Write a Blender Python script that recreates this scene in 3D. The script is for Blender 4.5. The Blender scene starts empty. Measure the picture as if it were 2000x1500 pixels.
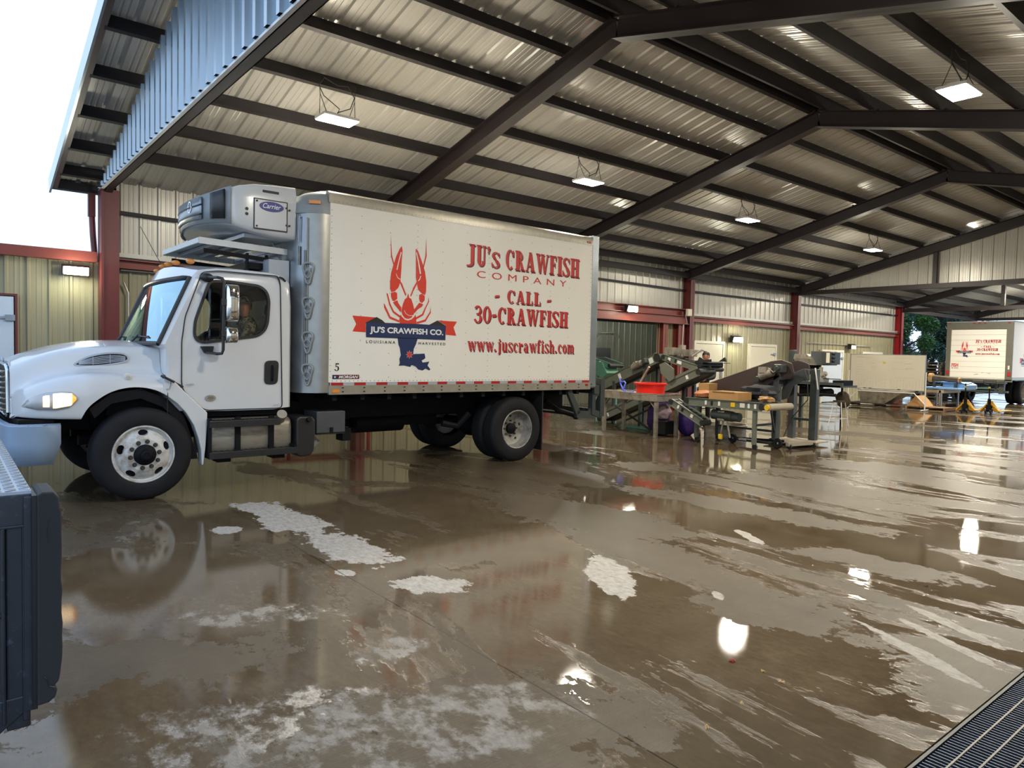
import bpy, bmesh, math, random
from mathutils import Vector, Matrix
random.seed(7)
S = bpy.context.scene
COL = S.collection
PI = math.pi
# ---------------------------------------------------------------- camera, sky, exposure
YAW, PITCH, ROLL, FPX, CH = 0.6795, -0.0426, 0.0225, 1382.4, 1.6692
def cam_axes():
    cy, sy, cp, sp = math.cos(YAW), math.sin(YAW), math.cos(PITCH), math.sin(PITCH)
    F = Vector((sy*cp, cy*cp, sp)); R = Vector((cy, -sy, 0)); U = R.cross(F)
    cr, sr = math.cos(ROLL), math.sin(ROLL)
    return R*cr+U*sr, -R*sr+U*cr, F
_R, _U, _F = cam_axes()
cd = bpy.data.cameras.new('camera'); co = bpy.data.objects.new('camera', cd); COL.objects.link(co)
cd.sensor_width = 36; cd.sensor_fit = 'HORIZONTAL'; cd.lens = FPX/2000*36; cd.clip_start = .05; cd.clip_end = 500
co.matrix_world = Matrix(((_R.x, _U.x, -_F.x, 0), (_R.y, _U.y, -_F.y, 0), (_R.z, _U.z, -_F.z, CH), (0, 0, 0, 1)))
S.camera = co
S.view_settings.view_transform = 'Standard'; S.view_settings.look = 'None'
S.view_settings.exposure = -0.05; S.view_settings.gamma = 1; S.view_settings.use_curve_mapping = False
S.cycles.use_denoising = True
S.cycles.max_bounces = 7; S.cycles.diffuse_bounces = 3; S.cycles.glossy_bounces = 3; S.cycles.adaptive_threshold = .025
S.cycles.sample_clamp_indirect = 6
W = bpy.data.worlds.new('dusk_sky'); S.world = W; W.use_nodes = True
nt = W.node_tree; bg = nt.nodes['Background']
tc = nt.nodes.new('ShaderNodeTexCoord'); sx = nt.nodes.new('ShaderNodeSeparateXYZ'); rp = nt.nodes.new('ShaderNodeValToRGB')
nt.links.new(tc.outputs['Generated'], sx.inputs[0]); nt.links.new(sx.outputs['Z'], rp.inputs[0]); nt.links.new(rp.outputs[0], bg.inputs[0])
rp.color_ramp.elements[0].color = (.64, .80, 1, 1); rp.color_ramp.elements[1].color = (.30, .48, .86, 1); rp.color_ramp.elements[1].position = 1.0
_e = rp.color_ramp.elements.new(.5); _e.color = (.60, .78, 1, 1)
bg.inputs[1].default_value = 1.72
LAMP_COL = (1.0, .915, .745)
def light(name, kind, loc, energy, color=LAMP_COL, radius=.12, **kw):
    l = bpy.data.lights.new(name, kind); l.energy = energy; l.color = color
    if kind == 'POINT': l.shadow_soft_size = radius
    for k, v in kw.items(): setattr(l, k, v)
    o = bpy.data.objects.new(name, l); COL.objects.link(o); o.location = loc
    return o
# ---------------------------------------------------------------- materials
MATS = {}
def mat(name, col, rough=.5, metal=0, var=.06, scale=6, bump=0, bscale=60, emit=None, estr=1, coat=0, spec=.5, dirt=None, dscale=2, damt=.5, stretch=(1,1,1)):
    m = bpy.data.materials.new(name); m.use_nodes = True; n = m.node_tree.nodes; L = m.node_tree.links; b = n['Principled BSDF']
    b.inputs['Roughness'].default_value = rough; b.inputs['Metallic'].default_value = metal
    b.inputs['Specular IOR Level'].default_value = spec; b.inputs['Coat Weight'].default_value = coat
    t = n.new('ShaderNodeTexCoord'); mp = n.new('ShaderNodeMapping'); mp.inputs['Scale'].default_value = stretch; L.new(t.outputs['Object'], mp.inputs[0])
    nz = n.new('ShaderNodeTexNoise'); nz.inputs['Scale'].default_value = scale; nz.inputs['Detail'].default_value = 5; L.new(mp.outputs[0], nz.inputs[0])
    mx = n.new('ShaderNodeMix'); mx.data_type = 'RGBA'; L.new(nz.outputs[0], mx.inputs[0])
    c = Vector(col[:3]); mx.inputs[6].default_value = (*(c*(1-var*2)), 1); mx.inputs[7].default_value = (*[min(1, k*(1+var*2)) for k in c], 1)
    out = mx.outputs[2]
    if dirt:
        d = n.new('ShaderNodeTexNoise'); d.inputs['Scale'].default_value = dscale; d.inputs['Detail'].default_value = 8; d.inputs['Roughness'].default_value = .65; L.new(mp.outputs[0], d.inputs[0])
        r = n.new('ShaderNodeValToRGB'); r.color_ramp.elements[0].position = .62-.2*damt; r.color_ramp.elements[1].position = .72; L.new(d.outputs[0], r.inputs[0])
        m2 = n.new('ShaderNodeMix'); m2.data_type = 'RGBA'; L.new(r.outputs[0], m2.inputs[0]); L.new(out, m2.inputs[6]); m2.inputs[7].default_value = (*dirt, 1); out = m2.outputs[2]
    L.new(out, b.inputs['Base Color'])
    if bump:
        bz = n.new('ShaderNodeTexNoise'); bz.inputs['Scale'].default_value = bscale; L.new(mp.outputs[0], bz.inputs[0])
        bp = n.new('ShaderNodeBump'); bp.inputs['Strength'].default_value = bump; bp.inputs['Distance'].default_value = .01; L.new(bz.outputs[0], bp.inputs['Height']); L.new(bp.outputs[0], b.inputs['Normal'])
    if emit:
        b.inputs['Emission Color'].default_value = (*emit, 1); b.inputs['Emission Strength'].default_value = estr
    MATS[name] = m
    return m
def srgb(r, g, b):
    f = lambda v: (v/255/12.92) if v/255 <= .04045 else ((v/255+.055)/1.055)**2.4
    return (f(r), f(g), f(b))
mat('cab_white', (.64, .645, .655), .22, coat=.6, var=.02, scale=3)
mat('box_white', (.83, .80, .735), .35, var=.02, scale=2, spec=.4)
mat('box_rail', (.40, .375, .32), .36, metal=.6, var=.12, scale=9)
mat('galv', (.30, .33, .36), .34, metal=.75, var=.12, scale=5, dirt=(.35, .36, .36), damt=.2, dscale=6)
mat('corner_steel', (.34, .335, .31), .36, metal=.7, var=.1, scale=7)
mat('cap_gray', (.26, .28, .29), .45, var=.06)
mat('black_paint', (.008, .008, .010), .6, var=.2, spec=.15)
mat('black_plastic', (.018, .018, .02), .4, var=.1)
mat('rubber', (.022, .022, .024), .75, var=.15, bump=.15, bscale=90)
mat('tire_rubber', (.012, .012, .014), .7, spec=.25, var=.2, bump=.1, bscale=40)
mat('rusty_white', (.62, .62, .60), .4, var=.06, dirt=(.22, .13, .06), dscale=7, damt=.75)
mat('rim_rear', (.42, .40, .37), .45, metal=.3, var=.1, dirt=(.07, .055, .04), dscale=6, damt=.9)
mat('lug', (.07, .06, .05), .5, metal=.5, var=.2, scale=30)
mat('chrome', (.85, .86, .88), .06, metal=1, var=.01)
mat('steel', (.50, .48, .43), .35, metal=.8, var=.1, scale=10, dirt=(.28, .24, .18), dscale=5, damt=.4)
mat('dirty_steel', (.40, .36, .30), .5, metal=.5, var=.12, scale=8, dirt=(.16, .13, .09), dscale=5, damt=.8)
mat('tank_metal', (.36, .33, .28), .42, metal=.6, var=.1, scale=5, dirt=(.16, .13, .1), dscale=2, damt=.7, stretch=(1, 1, 4))
mat('bumper_gray', srgb(136, 156, 180), .35, var=.05, dirt=(.02, .025, .03), dscale=17, damt=-.15, stretch=(1, 1, .6))
mat('grey_box', (.07, .075, .08), .45, var=.08)
mat('beam_brown', srgb(37, 28, 30), .5, var=.1, scale=3)
mat('purlin_brown', srgb(27, 22, 26), .6, var=.1, scale=3)
mat('red_oxide', srgb(122, 54, 44), .5, var=.08, scale=3)
mat('column_red', srgb(100, 42, 41), .42, var=.06, scale=3)
mat('bright_red_paint', srgb(150, 26, 34), .42, var=.05)
mat('roof_sheet', (.54, .522, .48), .26, metal=.15, var=.05, scale=1.2, bump=.06, bscale=4)
mat('wall_sheet', (.47, .455, .405), .32, metal=.1, var=.05, scale=1.5, bump=.05, bscale=5)
mat('tan_sheet', srgb(152, 146, 118), .32, var=.05, scale=1.5, bump=.05, bscale=5)
mat('rake_brown', srgb(92, 72, 74), .4)
mat('gable_sheet', (.42, .50, .58), .22, metal=.6, var=.05, scale=1.2)
mat('room_sheet', srgb(150, 152, 138), .32, var=.06, scale=2)
mat('door_white', srgb(214, 208, 188), .42, var=.03)
mat('door_blue_white', srgb(196, 208, 222), .42, var=.03)
mat('white', (.82, .81, .78), .45, var=.03)
mat('offwhite', (.7, .66, .55), .5, var=.05)
mat('red_tub', srgb(232, 40, 30), .35, var=.05)
mat('rail_white', (.60, .60, .58), .4, var=.05, dirt=(.25, .15, .08), dscale=5, damt=.05)
mat('door_frame_olive', (.13, .125, .10), .4, var=.08)
mat('green_frame', srgb(104, 109, 97), .42, var=.08, scale=7, dirt=(.2, .2, .16), dscale=9, damt=.1)
mat('teal_frame', srgb(98, 148, 124), .42, var=.06)
mat('dark_frame', srgb(58, 64, 62), .45, var=.1)
mat('brown_plastic', srgb(66, 54, 52), .45, var=.08)
mat('belt', (.02, .022, .022), .45, var=.15)
mat('roller_gray', srgb(170, 160, 142), .5, var=.06)
mat('yellow', srgb(232, 190, 40), .4, var=.05)
mat('jack_yellow', srgb(214, 160, 24), .42, var=.07, dirt=(.1, .06, .02), dscale=9, damt=.3)
mat('cardboard', srgb(176, 134, 84), .7, var=.06)
mat('purple', srgb(72, 44, 120), .6, var=.2, scale=14, bump=.6, bscale=45)
mat('pink_bag', srgb(186, 160, 168), .6, var=.2, scale=9, bump=.5, bscale=25)
mat('net_orange', srgb(190, 120, 80), .6, var=.5, scale=60, bump=.7, bscale=70)
mat('net_blue', srgb(40, 60, 130), .6, var=.4, scale=60, bump=.6, bscale=70)
mat('black_cloth', (.012, .013, .018), .8, var=.3, bump=.4, bscale=20)
mat('blue_plastic', srgb(90, 110, 235), .35, var=.04)
mat('light_blue', srgb(120, 170, 225), .35, var=.08)
mat('skin', srgb(178, 120, 92), .5, var=.06, scale=12)
mat('hair', (.012, .01, .009), .6, var=.2)
mat('wood', srgb(140, 110, 80), .7, var=.15, scale=8, stretch=(1, 1, 6))
mat('dark_wood', srgb(84, 72, 58), .8, var=.25, scale=8)
mat('seat_gray', (.05, .055, .06), .7, var=.1)
mat('interior', (.016, .017, .02), .8, var=.1)
mat('amber', (.75, .25, .03), .25, coat=.5, var=.05)
mat('red_lens', (.35, .01, .01), .25, coat=.5, var=.05)
mat('clear_lens', (.5, .5, .5), .12, coat=.8, var=.1)
mat('headlamp_glow', (.9, .7, .4), .3, emit=(1, .66, .34), estr=2.6)
mat('turn_glow', (.9, .3, .05), .3, emit=(1, .3, .04), estr=1.6)
mat('lamp_glow', (1, 1, 1), .4, emit=(1, .95, .84), estr=45)
mat('lamp_glow_green', (1, 1, 1), .4, emit=(.95, 1, .80), estr=35)
mat('logo_red', srgb(214, 52, 30), .45, var=.02)
mat('text_red', srgb(198, 36, 34), .45, var=.03)
mat('text_dark', srgb(96, 16, 34), .45, var=.03)
mat('navy', srgb(16, 38, 84), .45, var=.04)
mat('ink_black', (.01, .01, .012), .5)
mat('text_white', (.8, .8, .8), .45)
mat('carrier_blue', srgb(30, 40, 130), .4)
mat('tape_red', srgb(170, 24, 30), .4)
mat('tape_gray', srgb(176, 182, 190), .3, metal=.2)
mat('rivet', (.30, .29, .26), .4, metal=.6)
mat('leaf_dark', srgb(36, 66, 42), .6, var=.35, scale=.8)
mat('leaf_green', srgb(66, 104, 42), .6, var=.35, scale=.8)
mat('bark', srgb(58, 46, 38), .9, var=.2)
mat('grass', srgb(84, 96, 50), .9, var=.25, scale=3)
mat('diamond_plate', (.42, .46, .52), .32, metal=.8, var=.08, scale=20)
mat('dock_black', (.018, .022, .03), .4, var=.3, scale=9, dirt=(.06, .08, .11), dscale=22, damt=.2)
mat('grate_rod', (.22, .21, .19), .5, metal=.5, var=.1)
mat('grate_steel', (.05, .065, .095), .42, metal=.6, var=.2, scale=12)
mat('whiteboard', srgb(222, 214, 196), .18, var=.03, scale=2)
mat('marker', (.50, .50, .48), .6)
mat('marker_red', (.55, .2, .15), .6)
mat('shell_red', srgb(140, 40, 24), .4)
mat('leaf_litter', srgb(190, 150, 90), .6)
mat('cable', (.02, .02, .02), .5)
mat('conduit', (.45, .45, .42), .35, metal=.6)
def camo():
    m = mat('camo', srgb(88, 84, 68), .8); n = m.node_tree.nodes; L = m.node_tree.links; b = n['Principled BSDF']
    v = n.new('ShaderNodeTexNoise'); v.inputs['Scale'].default_value = 16; v.inputs['Detail'].default_value = 2
    t = n.new('ShaderNodeTexCoord'); L.new(t.outputs['Object'], v.inputs[0]); r = n.new('ShaderNodeValToRGB'); r.color_ramp.interpolation = 'CONSTANT'
    e = r.color_ramp.elements; e[0].color = (*srgb(48, 46, 40), 1); e[1].position = .45; e[1].color = (*srgb(120, 112, 90), 1)
    x = e.new(.55); x.color = (*srgb(138, 130, 108), 1); x = e.new(.64); x.color = (*srgb(58, 58, 40), 1)
    L.new(v.outputs[0], r.inputs[0]); L.new(r.outputs[0], b.inputs['Base Color'])
camo()
def glass(name, tint, mixg):
    m = bpy.data.materials.new(name); m.use_nodes = True; n = m.node_tree.nodes; L = m.node_tree.links; n.remove(n['Principled BSDF'])
    o = n['Material Output']; tr = n.new('ShaderNodeBsdfTransparent'); tr.inputs[0].default_value = (*tint, 1)
    g = n.new('ShaderNodeBsdfGlossy'); g.inputs['Roughness'].default_value = .02; g.inputs[0].default_value = ((.55, .80, .95, 1) if mixg else (1, 1, 1, 1)); mx = n.new('ShaderNodeMixShader')  # windshield: the blue of the reflected sky is put into its gloss colour
    f = n.new('ShaderNodeFresnel'); f.inputs[0].default_value = 1.5; ma = n.new('ShaderNodeMath'); ma.operation = 'MULTIPLY_ADD'; ma.inputs[1].default_value = 1.0; ma.inputs[2].default_value = mixg; ma.use_clamp = True
    L.new(f.outputs[0], ma.inputs[0]); L.new(ma.outputs[0], mx.inputs[0]); L.new(tr.outputs[0], mx.inputs[1]); L.new(g.outputs[0], mx.inputs[2]); L.new(mx.outputs[0], o.inputs[0])
    MATS[name] = m
glass('window_glass', (.86, .89, .87), .0)
glass('windshield_glass', (.42, .52, .58), .42)
def floor_material():
    m = bpy.data.materials.new('wet_concrete'); m.use_nodes = True; n = m.node_tree.nodes; L = m.node_tree.links; b = n['Principled BSDF']
    MATS['wet_concrete'] = m
    def N(t, **k):
        x = n.new(t)
        for a, v in k.items(): setattr(x, a, v)
        return x
    tc = N('ShaderNodeTexCoord')
    def noise(scale, detail=6, rough=.6, stretch=(1, 1, 1), off=(0, 0, 0), dist=0):
        mp = N('ShaderNodeMapping'); mp.inputs['Scale'].default_value = stretch; mp.inputs['Location'].default_value = off
        L.new(tc.outputs['Object'], mp.inputs[0]); z = N('ShaderNodeTexNoise'); z.inputs['Scale'].default_value = scale
        z.inputs['Detail'].default_value = detail; z.inputs['Roughness'].default_value = rough; z.inputs['Distortion'].default_value = dist
        L.new(mp.outputs[0], z.inputs[0]); return z.outputs[0]
    def ramp(src, a, c, ca=(0, 0, 0, 1), cc=(1, 1, 1, 1)):
        r = N('ShaderNodeValToRGB'); r.color_ramp.elements[0].position = a; r.color_ramp.elements[1].position = c
        r.color_ramp.elements[0].color = ca; r.color_ramp.elements[1].color = cc; L.new(src, r.inputs[0]); return r.outputs[0]
    def math_(op, a, c=None, clamp=False):
        x = N('ShaderNodeMath', operation=op, use_clamp=clamp)
        for i, v in enumerate((a, c)):
            if v is None: continue
            if isinstance(v, (int, float)): x.inputs[i].default_value = v
            else: L.new(v, x.inputs[i])
        return x.outputs[0]
    def mixc(f, a, c):
        x = N('ShaderNodeMix', data_type='RGBA')
        if isinstance(f, (int, float)): x.inputs[0].default_value = f
        else: L.new(f, x.inputs[0])
        for i, v in ((6, a), (7, c)):
            if isinstance(v, tuple): x.inputs[i].default_value = v
            else: L.new(v, x.inputs[i])
        return x.outputs[2]
    sep = N('ShaderNodeSeparateXYZ'); L.new(tc.outputs['Object'], sep.inputs[0]); X, Y = sep.outputs[0], sep.outputs[1]
    warp = noise(2.2, 7, .62, (1, .8, 1)); wfine = noise(11, 7, .72, (1, .6, 1)); wbig = noise(.9, 3, .5, (1, .6, 1), (4, 4, 0))
    w = math_('ADD', math_('MULTIPLY', math_('SUBTRACT', warp, .5), 2.3), math_('MULTIPLY', math_('SUBTRACT', wfine, .5), 1.5))
    def blobs(lst):
        out = None
        for cx, cy, rx, ry, a in lst:
            dx = math_('SUBTRACT', X, cx); dy = math_('SUBTRACT', Y, cy); ca, sa = math.cos(a), math.sin(a)
            u = math_('DIVIDE', math_('ADD', math_('MULTIPLY', dx, ca), math_('MULTIPLY', dy, sa)), rx)
            v = math_('DIVIDE', math_('SUBTRACT', math_('MULTIPLY', dy, ca), math_('MULTIPLY', dx, sa)), ry)
            d = math_('SQRT', math_('ADD', math_('MULTIPLY', u, u), math_('MULTIPLY', v, v)))
            e = math_('SUBTRACT', 1.0, math_('ADD', d, w)); out = e if out is None else math_('MAXIMUM', out, e)
        return out
    broom = noise(1, 4, .6, (5, 120, 1)); fine2 = noise(26, 6, .75, (1, .5, 1), (2, 7, 0))
    dmask = ramp(blobs(DRY), .0, .07)
    mott = math_('MULTIPLY', ramp(blobs(MOTTLED), .0, .25), ramp(noise(7, 7, .7, (1, .7, 1), (8, 1, 0)), .46, .56))
    dmask = math_('MAXIMUM', dmask, math_('MULTIPLY', mott, .55))
    # damp variation, stretched along the fall towards the drain
    big = noise(.62, 8, .64, (1.25, .42, 1), (3.1, .7, 0), .6)
    big2 = math_('ADD', big, math_('MULTIPLY', math_('SUBTRACT', wfine, .5), .10))
    damp = math_('MAXIMUM', ramp(big2, .535, .56), ramp(blobs(DAMP), .0, .04)); damp = math_('MULTIPLY', damp, math_('SUBTRACT', 1.0, ramp(blobs(POOL), .0, .04)))          # 1 = merely damp, 0 = standing film
    mot = noise(3.0, 8, .7, (1, .55, 1)); mot2 = noise(14, 6, .7); mot3 = noise(1.1, 5, .55, (1, .5, 1), (5, 2, 0))
    wet = mixc(ramp(mot, .3, .72), (.070, .049, .028, 1), (.165, .122, .074, 1))
    wet = mixc(ramp(mot3, .35, .7), wet, (.105, .077, .047, 1))
    dampc = mixc(ramp(mot2, .3, .7), (.070, .054, .034, 1), (.158, .126, .085, 1)); dampc = mixc(ramp(mot, .35, .7), dampc, (.105, .083, .056, 1))
    dryc = mixc(ramp(fine2, .35, .65), (.26, .235, .205, 1), (.46, .435, .395, 1))
    wet = mixc(math_('MULTIPLY', ramp(fine2, .38, .62), .35), wet, (.055, .040, .022, 1)); dampc = mixc(math_('MULTIPLY', ramp(noise(1.7, 6, .65, (1, .45, 1), (9, 3, 0)), .42, .6), .6), dampc, (.052, .040, .026, 1)); dampc = mixc(math_('MULTIPLY', ramp(broom, .40, .62), .5), dampc, (.06, .047, .031, 1))
    col = mixc(math_('MULTIPLY', damp, .8), wet, dampc); col = mixc(dmask, col, dryc)
    sm = ramp(noise(.8, 4, .5, (.5, 1.2, 1), (1, 9, 0)), .60, .75); col = mixc(math_('MULTIPLY', sm, .35), col, (.06, .055, .05, 1))
    # saw-cut joints
    j = None
    for ax, vals in ((X, (2.32, 7.95, 13.6, 19.3, 25, 31)), (Y, (7.9, 13.2, -3))):
        for q in vals:
            wob = math_('MULTIPLY', math_('SUBTRACT', warp, .5), .03)
            d = math_('ABSOLUTE', math_('ADD', math_('SUBTRACT', ax, q), wob)); k = math_('LESS_THAN', d, .0045)
            j = k if j is None else math_('MAXIMUM', j, k)
    col = mixc(math_('MULTIPLY', j, .8), col, (.012, .01, .008, 1))
    L.new(col, b.inputs['Base Color'])
    ro = mixc(damp, (.018, .018, .018, 1), (.30, .30, .30, 1)); ro = mixc(dmask, ro, (.55, .55, .55, 1))
    L.new(ro, b.inputs['Roughness']); b.inputs['IOR'].default_value = 1.45; L.new(mixc(math_('MAXIMUM', damp, dmask), (.5, .5, .5, 1), (.22, .22, .22, 1)), b.inputs['Specular IOR Level'])
    h = math_('ADD', math_('ADD', math_('MULTIPLY', noise(110, 4, .8), .20), math_('MULTIPLY', broom, .12)), math_('MULTIPLY', noise(5, 4, .5), .03))
    hs = math_('MULTIPLY', h, math_('ADD', math_('MULTIPLY', damp, .9), .035))
    h2 = math_('ADD', hs, math_('MULTIPLY', dmask, .05)); h2 = math_('SUBTRACT', h2, math_('MULTIPLY', j, .3))
    bp = N('ShaderNodeBump'); bp.inputs['Strength'].default_value = .5; bp.inputs['Distance'].default_value = .02; L.new(h2, bp.inputs['Height']); L.new(bp.outputs[0], b.inputs['Normal'])
DRY = [(2.62, 6.85, .26, .95, .0), (2.68, 5.45, .27, .55, .0), (2.72, 4.24, .27, .19, -.8), (2.02, 6.62, .11, .13, 0), (4.02, 3.72, .58, .15, .92), (2.35, 4.85, .07, .1, 0),
       (4.38, 1.66, .48, .05, 1.1), (4.70, 1.62, .36, .045, 1.1), (5.05, 1.75, .35, .05, 1.1), (4.25, 2.9, .12, .05, .9), (5.9, 3.7, .25, .06, 1.0)]
MOTTLED = [(1.55, 4.36, .48, .22, -.4), (1.98, 3.42, .26, .15, .1), (1.25, 2.95, .8, .35, -.3), (1.75, 2.5, .7, .3, -.1)]
POOL = [(.65, 3.35, .45, .5, 0), (.35, 2.6, .5, .5, 0), (2.3, 6.9, 1.2, 1.0, 0), (3.6, 3.2, .3, .3, 0), (3.3, 4.9, .6, .5, 0)]
DAMP = [(5.2, 5.2, .55, 1.3, .1), (4.7, 4.0, .35, .7, .1), (7.0, 4.6, .35, 1.6, .12), (9.0, 4.9, .45, 1.2, .1), (11.5, 5.0, .6, 1.0, 0), (6.0, 2.6, .25, .7, .1), (4.3, 2.5, .35, .6, .1),
        (1.4, 2.4, 1.2, .6, 0), (.8, 3.9, .7, .4, 0), (8.3, 7.0, .5, .5, 0)]
floor_material()
# ---------------------------------------------------------------- mesh helper
class MB:
    def __init__(s): s.v = []; s.f = []; s.m = []; s.mi = 0
    def add(s, vs, fs):
        o = len(s.v); s.v += [tuple(p) for p in vs]; s.f += [tuple(i+o for i in f) for f in fs]; s.m += [s.mi]*len(fs); return s
    def box(s, x0, x1, y0, y1, z0, z1):
        return s.add([(x, y, z) for x in (x0, x1) for y in (y0, y1) for z in (z0, z1)], [(0, 1, 3, 2), (4, 6, 7, 5), (0, 4, 5, 1), (2, 3, 7, 6), (0, 2, 6, 4), (1, 5, 7, 3)])
    def beam(s, a, b, w, h, up=(0, 0, 1), off=0):
        a = Vector(a); b = Vector(b); d = (b-a).normalized(); u = Vector(up); sd = d.cross(u)
        if sd.length < 1e-4: sd = d.cross(Vector((1, 0, 0)))
        sd.normalize(); u = sd.cross(d).normalized(); P = []
        for p in (a, b):
            for i, k in ((-1, -1), (1, -1), (1, 1), (-1, 1)): P.append(p+sd*i*w/2+u*(k*h/2+off))
        return s.add(P, [(0, 1, 2, 3), (7, 6, 5, 4), (0, 4, 5, 1), (1, 5, 6, 2), (2, 6, 7, 3), (3, 7, 4, 0)])
    def ibeam(s, a, b, w, h, up=(0, 0, 1), t=.014):
        s.beam(a, b, t, h, up); s.beam(a, b, w, t, up, h/2-t/2); s.beam(a, b, w, t, up, -h/2+t/2); return s
    def tube(s, pts, r, n=8, cap=True):
        pts = [Vector(p) for p in pts]; rings = []; prev = None
        for i, p in enumerate(pts):
            d = (pts[min(i+1, len(pts)-1)]-pts[max(i-1, 0)]).normalized()
            if prev is None: a = d.orthogonal().normalized()
            else:
                a = prev-d*prev.dot(d); a = a.normalized() if a.length > 1e-5 else d.orthogonal().normalized()
            prev = a; b = d.cross(a); rr = r[i] if isinstance(r, (list, tuple)) else r
            rings.append([p+(a*math.cos(t)+b*math.sin(t))*rr for t in [2*PI*k/n for k in range(n)]])
        return s.loft(rings, True, cap)
    def loft(s, rings, closed=True, cap=False):
        n = len(rings[0]); vs = [p for r in rings for p in r]; fs = []
        for i in range(len(rings)-1):
            for k in range(n if closed else n-1):
                k2 = (k+1) % n; fs.append((i*n+k, i*n+k2, (i+1)*n+k2, (i+1)*n+k))
        if cap: fs.append(tuple(range(n))[::-1]); fs.append(tuple((len(rings)-1)*n+k for k in range(n)))
        return s.add(vs, fs)
    def cyl(s, a, b, r, n=16, r2=None): return s.tube([a, b], [r, r if r2 is None else r2], n)
    def lathe(s, prof, c, axis=(0, 1, 0), n=32, close=False):
        ax = Vector(axis).normalized(); u = ax.orthogonal().normalized(); v = ax.cross(u); c = Vector(c)
        rings = [[c+ax*h+(u*math.cos(t)+v*math.sin(t))*r for t in [2*PI*k/n for k in range(n)]] for r, h in prof]
        if close: rings.append(rings[0])
        return s.loft(rings, True, False)
    def prism(s, poly, axis, d0, d1):
        mp = {'x': lambda a, b, d: (d, a, b), 'y': lambda a, b, d: (a, d, b), 'z': lambda a, b, d: (a, b, d)}[axis]; n = len(poly)
        vs = [mp(a, b, d0) for a, b in poly]+[mp(a, b, d1) for a, b in poly]
        return s.add(vs, [tuple(range(n)), tuple(range(2*n-1, n-1, -1))]+[(i, i+n, (i+1) % n+n, (i+1) % n) for i in range(n)])
    def ball(s, c, r, n=12, m=8):
        if not isinstance(r, (tuple, list)): r = (r, r, r)
        rings = [[(c[0]+r[0]*math.sin(PI*i/m)*math.cos(2*PI*k/n), c[1]+r[1]*math.sin(PI*i/m)*math.sin(2*PI*k/n), c[2]+r[2]*math.cos(PI*i/m)) for k in range(n)] for i in range(m+1)]
        return s.loft(rings, True)
    def xf(s, M):
        s.v = [tuple(M @ Vector(p)) for p in s.v]; return s
    def mesh(s, name, mats):
        me = bpy.data.meshes.new(name); me.from_pydata(s.v, [], s.f); me.update()
        for m in (mats if isinstance(mats, (list, tuple)) else [mats]): me.materials.append(MATS[m])
        if any(s.m): me.polygons.foreach_set('material_index', s.m)
        bm = bmesh.new(); bm.from_mesh(me); bmesh.ops.remove_doubles(bm, verts=bm.verts, dist=1e-5); bmesh.ops.recalc_face_normals(bm, faces=bm.faces); bm.to_mesh(me); bm.free()
        return me
    def build(s, name, mats, parent=None, smooth=False, bevel=0, sub=0, solid=0):
        o = bpy.data.objects.new(name, s.mesh(name, mats)); COL.objects.link(o)
        if parent is not None: o.parent = parent
        finish(o, smooth, bevel, sub, solid); return o
def finish(o, smooth=False, bevel=0, sub=0, solid=0, inner=0):
    if smooth:
        o.data.polygons.foreach_set('use_smooth', [True]*len(o.data.polygons))
        if smooth is not True: o.data.set_sharp_from_angle(angle=math.radians(smooth))
        elif not sub: o.data.set_sharp_from_angle(angle=math.radians(40))
    if solid: m = o.modifiers.new('solid', 'SOLIDIFY'); m.thickness = solid; m.offset = -1; m.material_offset = inner
    if sub: m = o.modifiers.new('sub', 'SUBSURF'); m.levels = sub; m.render_levels = sub
    if bevel: m = o.modifiers.new('bevel', 'BEVEL'); m.width = bevel; m.segments = 2; m.limit_method = 'ANGLE'; m.angle_limit = math.radians(35)
def bake(o, cutters=()):
    tmp = []
    for c in cutters:
        co_ = bpy.data.objects.new('cut', c.mesh('cut', 'black_paint')); COL.objects.link(co_); co_.parent = o.parent; tmp.append(co_)
        m = o.modifiers.new('b', 'BOOLEAN'); m.object = co_; m.operation = 'DIFFERENCE'; m.solver = 'EXACT'
    dg = bpy.context.evaluated_depsgraph_get(); me = bpy.data.meshes.new_from_object(o.evaluated_get(dg)); o.modifiers.clear(); o.data = me
    for c in tmp: bpy.data.objects.remove(c)
def tag(o, label, cat, group=None, kind=None):
    o['label'] = label; o['category'] = cat
    if group: o['group'] = group
    if kind: o['kind'] = kind
    return o
def empty(name, loc, label, cat, group=None, rz=0):
    o = bpy.data.objects.new(name, None); COL.objects.link(o); o.location = loc; o.rotation_euler = (0, 0, rz); o.empty_display_size = .1
    return tag(o, label, cat, group)
def struct(o): o['kind'] = 'structure'; return o
def copy_tree(o, parent=None):
    c = o.copy(); COL.objects.link(c)
    if parent is not None: c.parent = parent
    for ch in list(o.children): copy_tree(ch, c)
    return c
def fillet(poly, r=.03, n=4):
    out = []; N_ = len(poly)
    for i in range(N_):
        p, q, s = Vector(poly[i-1]), Vector(poly[i]), Vector(poly[(i+1) % N_]); a = q+(p-q)*min(.45, r/max(1e-6, (p-q).length)); b = q+(s-q)*min(.45, r/max(1e-6, (s-q).length))
        for k in range(n+1): t = k/n; out.append(tuple(a*(1-t)**2+q*2*t*(1-t)+b*t*t))
    return out
def spline(pts, n=5, closed=False):
    P = [Vector(p) for p in pts]; N_ = len(P); out = []
    for i in range(N_ if closed else N_-1):
        a, b, c, d = (P[(i+k) % N_] if closed else P[min(max(i+k, 0), N_-1)] for k in (-1, 0, 1, 2))
        for j in range(n): t = j/n; out.append(tuple(.5*((2*b)+(c-a)*t+(2*a-5*b+4*c-d)*t*t+(3*b-a-3*c+d)*t**3)))
    out.append(tuple(P[0] if closed else P[-1])); return out
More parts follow.
